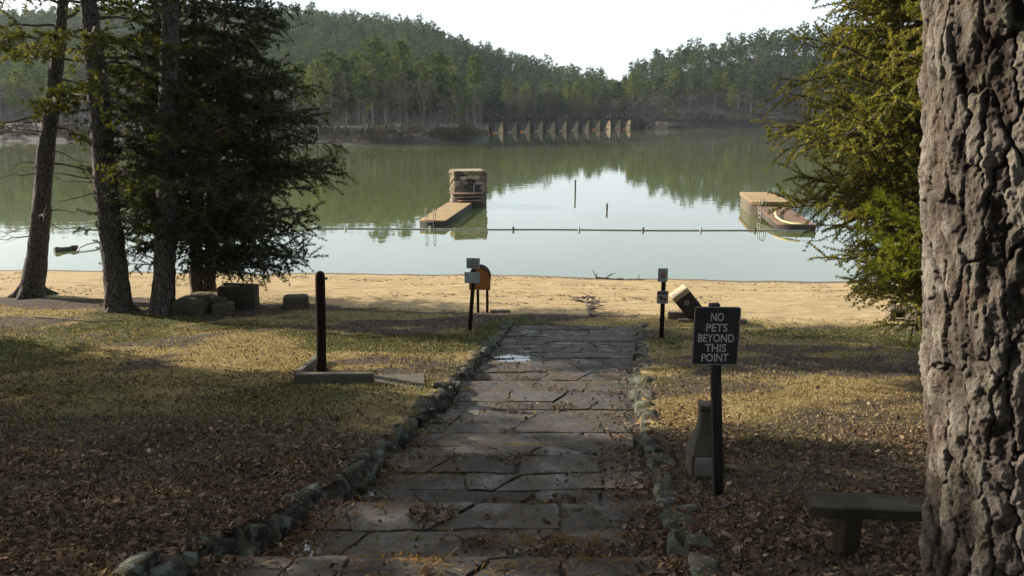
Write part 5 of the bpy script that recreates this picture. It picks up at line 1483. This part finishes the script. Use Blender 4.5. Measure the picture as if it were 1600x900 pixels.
# ------------------------------------------------------------------ leaf litter, dry grass, fallen needles
def scatter_xy(n, r, y0, y1, power=1.6):
    """points over the visible wedge, denser near the camera"""
    u = r.uniform(0, 1, n); y = (y0 ** (1 - power) + u * (y1 ** (1 - power) - y0 ** (1 - power))) ** (1 / (1 - power))
    x = r.uniform(-1, 1, n) * (y * .68 + 1.0)
    return x, y
def litter():
    r = rs(91); x, y = scatter_xy(230000, r, 4.2, 24, 1.5)
    pl_, pr_ = path_l(y), path_r(y)
    onp = (x > pl_) & (x < pr_) & (y < 22)
    lawn = .16 + .95 * sstep(.35, .62, fbm(x * .5, y * .6, 93, 4)) * np.interp(y, [4, 9, 13, 18, 24], [1, .95, .55, .32, .12])
    lawn = np.where(x > pr_, lawn * np.interp(y, [4, 9, 12, 20], [1.2, 1.0, .55, .3]), lawn)
    dl, dr = x - pl_, pr_ - x
    stepf = np.zeros_like(y)
    for s_ in STEPS[2:8]: stepf = np.maximum(stepf, np.exp(-np.clip(y - s_, 0, 9) / .22) * (y > s_ - .02) * np.where(dr < 1.6, 1.0, .25))
    pth = .025 + .85 * np.exp(-(np.clip(dl, 0, 9) / .30) ** 2) * np.interp(y, [4, 12, 15, 20], [1, .9, .6, .3]) + .95 * np.exp(-(np.clip(dr, 0, 9) / (.16 + .38 * vn2(y * .9, y * 0, 95))) ** 2) * np.interp(y, [4, 10, 14, 20], [1, 1, .55, .2]) + .55 * stepf * sstep(.45, .65, fbm(x * .9, y * .9, 97, 3)) \
        + .55 * sstep(.56, .70, fbm(x * 1.3, y * 2.4, 98, 3))
    pr = np.where(onp, pth, lawn) * (1 - .93 * sand_f(x, y))
    k = r.uniform(0, 1, len(x)) < pr
    x, y, onp = x[k], y[k], onp[k]; n = len(x)
    z = surf_z(x, y) + r.uniform(.0, .03, n)
    L = np.clip(r.lognormal(-3.15, .38, n), .016, .095)[:, None]; W = L * r.uniform(.3, .85, n)[:, None]
    az = r.uniform(0, 6.28, n); tilt = np.abs(r.normal(0, .42, n))
    d = np.column_stack([np.cos(az) * np.cos(tilt), np.sin(az) * np.cos(tilt), np.sin(tilt)])
    s = norm(np.cross(d, np.column_stack([r.normal(0, .35, n), r.normal(0, .35, n), np.ones(n)]))); nn = np.cross(s, d); nn = nn * np.sign(nn[:, 2:3] + 1e-9)
    C = np.column_stack([x, y, z]); cur = r.uniform(.05, .5, n)[:, None]
    v = np.stack([C - d * L * .55, C + s * W * .5 + nn * W * cur * .6 - d * L * .05, C + d * L * .62 + nn * L * cur * .45, C - s * W * .5 + nn * W * cur * .6 + d * L * .08], 1)
    f = np.arange(n * 4).reshape(-1, 4); f3 = np.vstack([f[:, [0, 1, 2]], f[:, [0, 2, 3]]])
    t = np.clip(r.beta(1.8, 2.6, n), 0, 1)
    m = MB(); m.add(v.reshape(-1, 3), f3, np.repeat(t, 4)); print('leaves', n)
    tag(m.build('leaf_litter', M['leaf']), 'dry brown fallen leaves over the lawn and path edges', 'leaves', kind='stuff')
litter()
def grass():
    r = rs(101); x, y = scatter_xy(330000, r, 4.2, 25, 1.25)
    onp = (x > path_l(y) - .25) & (x < path_r(y) + .3) & (y < 21.45)
    g, s_ = green_f(x, y), straw_f(x, y)
    k = (~onp) & (r.uniform(0, 1, len(x)) < np.clip(.05 + .9 * np.maximum(g, s_), 0, 1) * (1 - sand_f(x, y)))
    x, y, g = x[k], y[k], g[k]; n = len(x)
    C = np.column_stack([x, y, ground_z(x, y) - .005]); h = r.uniform(.025, .075, n)[:, None] * np.interp(y, [4, 25], [.9, 1.3])[:, None]; w = (.0035 + .00055 * y)[:, None] * r.uniform(.7, 1.3, n)[:, None]
    d = norm(np.column_stack([r.normal(0, .75, n), r.normal(0, .75, n), np.ones(n)])); s = norm(np.cross(d, r.normal(size=(n, 3))))
    v = np.stack([C - s * w, C + s * w, C + d * h], 1).reshape(-1, 3)
    t = np.clip(np.where(r.rand(n) < g * .85, r.uniform(0, .42, n), r.uniform(.4, 1, n)), 0, 1)
    m = MB(); m.add(v, np.arange(n * 3).reshape(-1, 3), np.repeat(t, 3)); print('grass', n)
    k = r.randint(2, 10, 16000); ys_ = STEPS[k] + r.normal(.05, .05, len(k)); xl_, xr_ = path_l(ys_), path_r(ys_); xj = xl_ + (xr_ - xl_) * r.uniform(0, 1, len(k))
    on_ = r.uniform(0, 1, len(k)) < sstep(.50, .62, fbm(xj * 1.1, k * 3.1, 161, 3)); xj, ys_ = xj[on_], ys_[on_]; n = len(xj)
    C = np.column_stack([xj, ys_, np.minimum(path_z(ys_ + .12), path_z(ys_)) - .01]); h = r.uniform(.03, .10, n)[:, None]; w = (.003 + .0005 * ys_)[:, None]
    d = norm(np.column_stack([r.normal(0, .8, n), r.normal(0, .6, n), np.ones(n)])); s = norm(np.cross(d, r.normal(size=(n, 3))))
    m.add(np.stack([C - s * w, C + s * w, C + d * h], 1).reshape(-1, 3), np.arange(n * 3).reshape(-1, 3), np.repeat(r.uniform(.35, 1, n), 3))
    tag(m.build('dry_grass', M['straw']), 'short dry and mossy grass growing over the lawns', 'grass', kind='stuff')
grass()
def needles():
    r = rs(111); n0 = 110000; x, y = scatter_xy(n0, r, 4.4, 22, 1.3); onp = (x > path_l(y)) & (x < path_r(y))
    pr = .85 * sstep(.58, .70, fbm(x * .8, y * 2.6, 113, 4)) + .10
    stepf = np.zeros_like(y)
    for s_ in STEPS[2:9]: stepf = np.maximum(stepf, np.exp(-np.abs(y - s_ - .08) / .10))
    pr = pr + .5 * stepf * sstep(.45, .6, fbm(x * 1.1, y * .4, 115, 3))
    k = onp & (r.uniform(0, 1, n0) < pr); x, y = x[k], y[k]; n = len(x)
    C = np.column_stack([x, y, surf_z(x, y) + r.uniform(.002, .02, n)]); az = r.uniform(0, 6.28, n); d = np.column_stack([np.cos(az), np.sin(az), r.normal(0, .25, n)])
    s = np.column_stack([-np.sin(az), np.cos(az), r.normal(0, .2, n)]); L = r.uniform(.03, .075, n)[:, None]; w = .0035
    v = np.stack([C - d * L - s * w, C - d * L + s * w, C + d * L], 1).reshape(-1, 3)
    m = MB(); m.add(v, np.arange(n * 3).reshape(-1, 3), np.repeat(r.uniform(0, 1, n), 3))
    tag(m.build('fallen_needles', M['orange_needles']), 'orange fallen pine needles in drifts on the flagstones', 'pine needles', kind='stuff')
needles()
def beach_debris():
    r = rs(121); n0 = 16000; x, y = scatter_xy(n0, r, 22, 34, 1.05)
    pr = sstep(.52, .68, fbm(x * .35, y * 1.4, 123, 4)) * sand_f(x, y) * (y < shore_y(x) - .4); k = r.uniform(0, 1, n0) < pr; x, y = x[k], y[k]; n = len(x)
    C = np.column_stack([x, y, ground_z(x, y) + .012]); az = r.normal(0, .9, n); d = np.column_stack([np.cos(az), np.sin(az), r.normal(0, .12, n)]); s = norm(np.cross(d, r.normal(size=(n, 3)) * .4 + np.array((0, 0, 1))))
    L = r.uniform(.03, .10, n)[:, None]; w = r.uniform(.008, .025, n)[:, None]
    v = np.stack([C - d * L, C + s * w, C + d * L, C - s * w], 1).reshape(-1, 3)
    m = MB(); m.add(v, np.arange(n * 4).reshape(-1, 4), np.repeat(r.uniform(.1, .6, n), 4))
    tag(m.build('beach_debris', M['leaf']), 'scattered dark twigs and leaf bits on the sand', 'debris', kind='stuff')
beach_debris()

# ------------------------------------------------------------------ haze over the lake
m, nt, out = node_mat('haze')
pv = nt.nodes.new('ShaderNodeVolumePrincipled')
pv.inputs['Color'].default_value = (.80, .88, 1.0, 1); pv.inputs['Density'].default_value = 0.00010; pv.inputs['Anisotropy'].default_value = .3
nt.links.new(pv.outputs[0], out.inputs['Volume'])
mb = MB(); mb.box((0, 285, 38), (1100, 760, 84)); tag(mb.build('haze', m), 'thin pale haze in the air over the lake', kind='stuff')
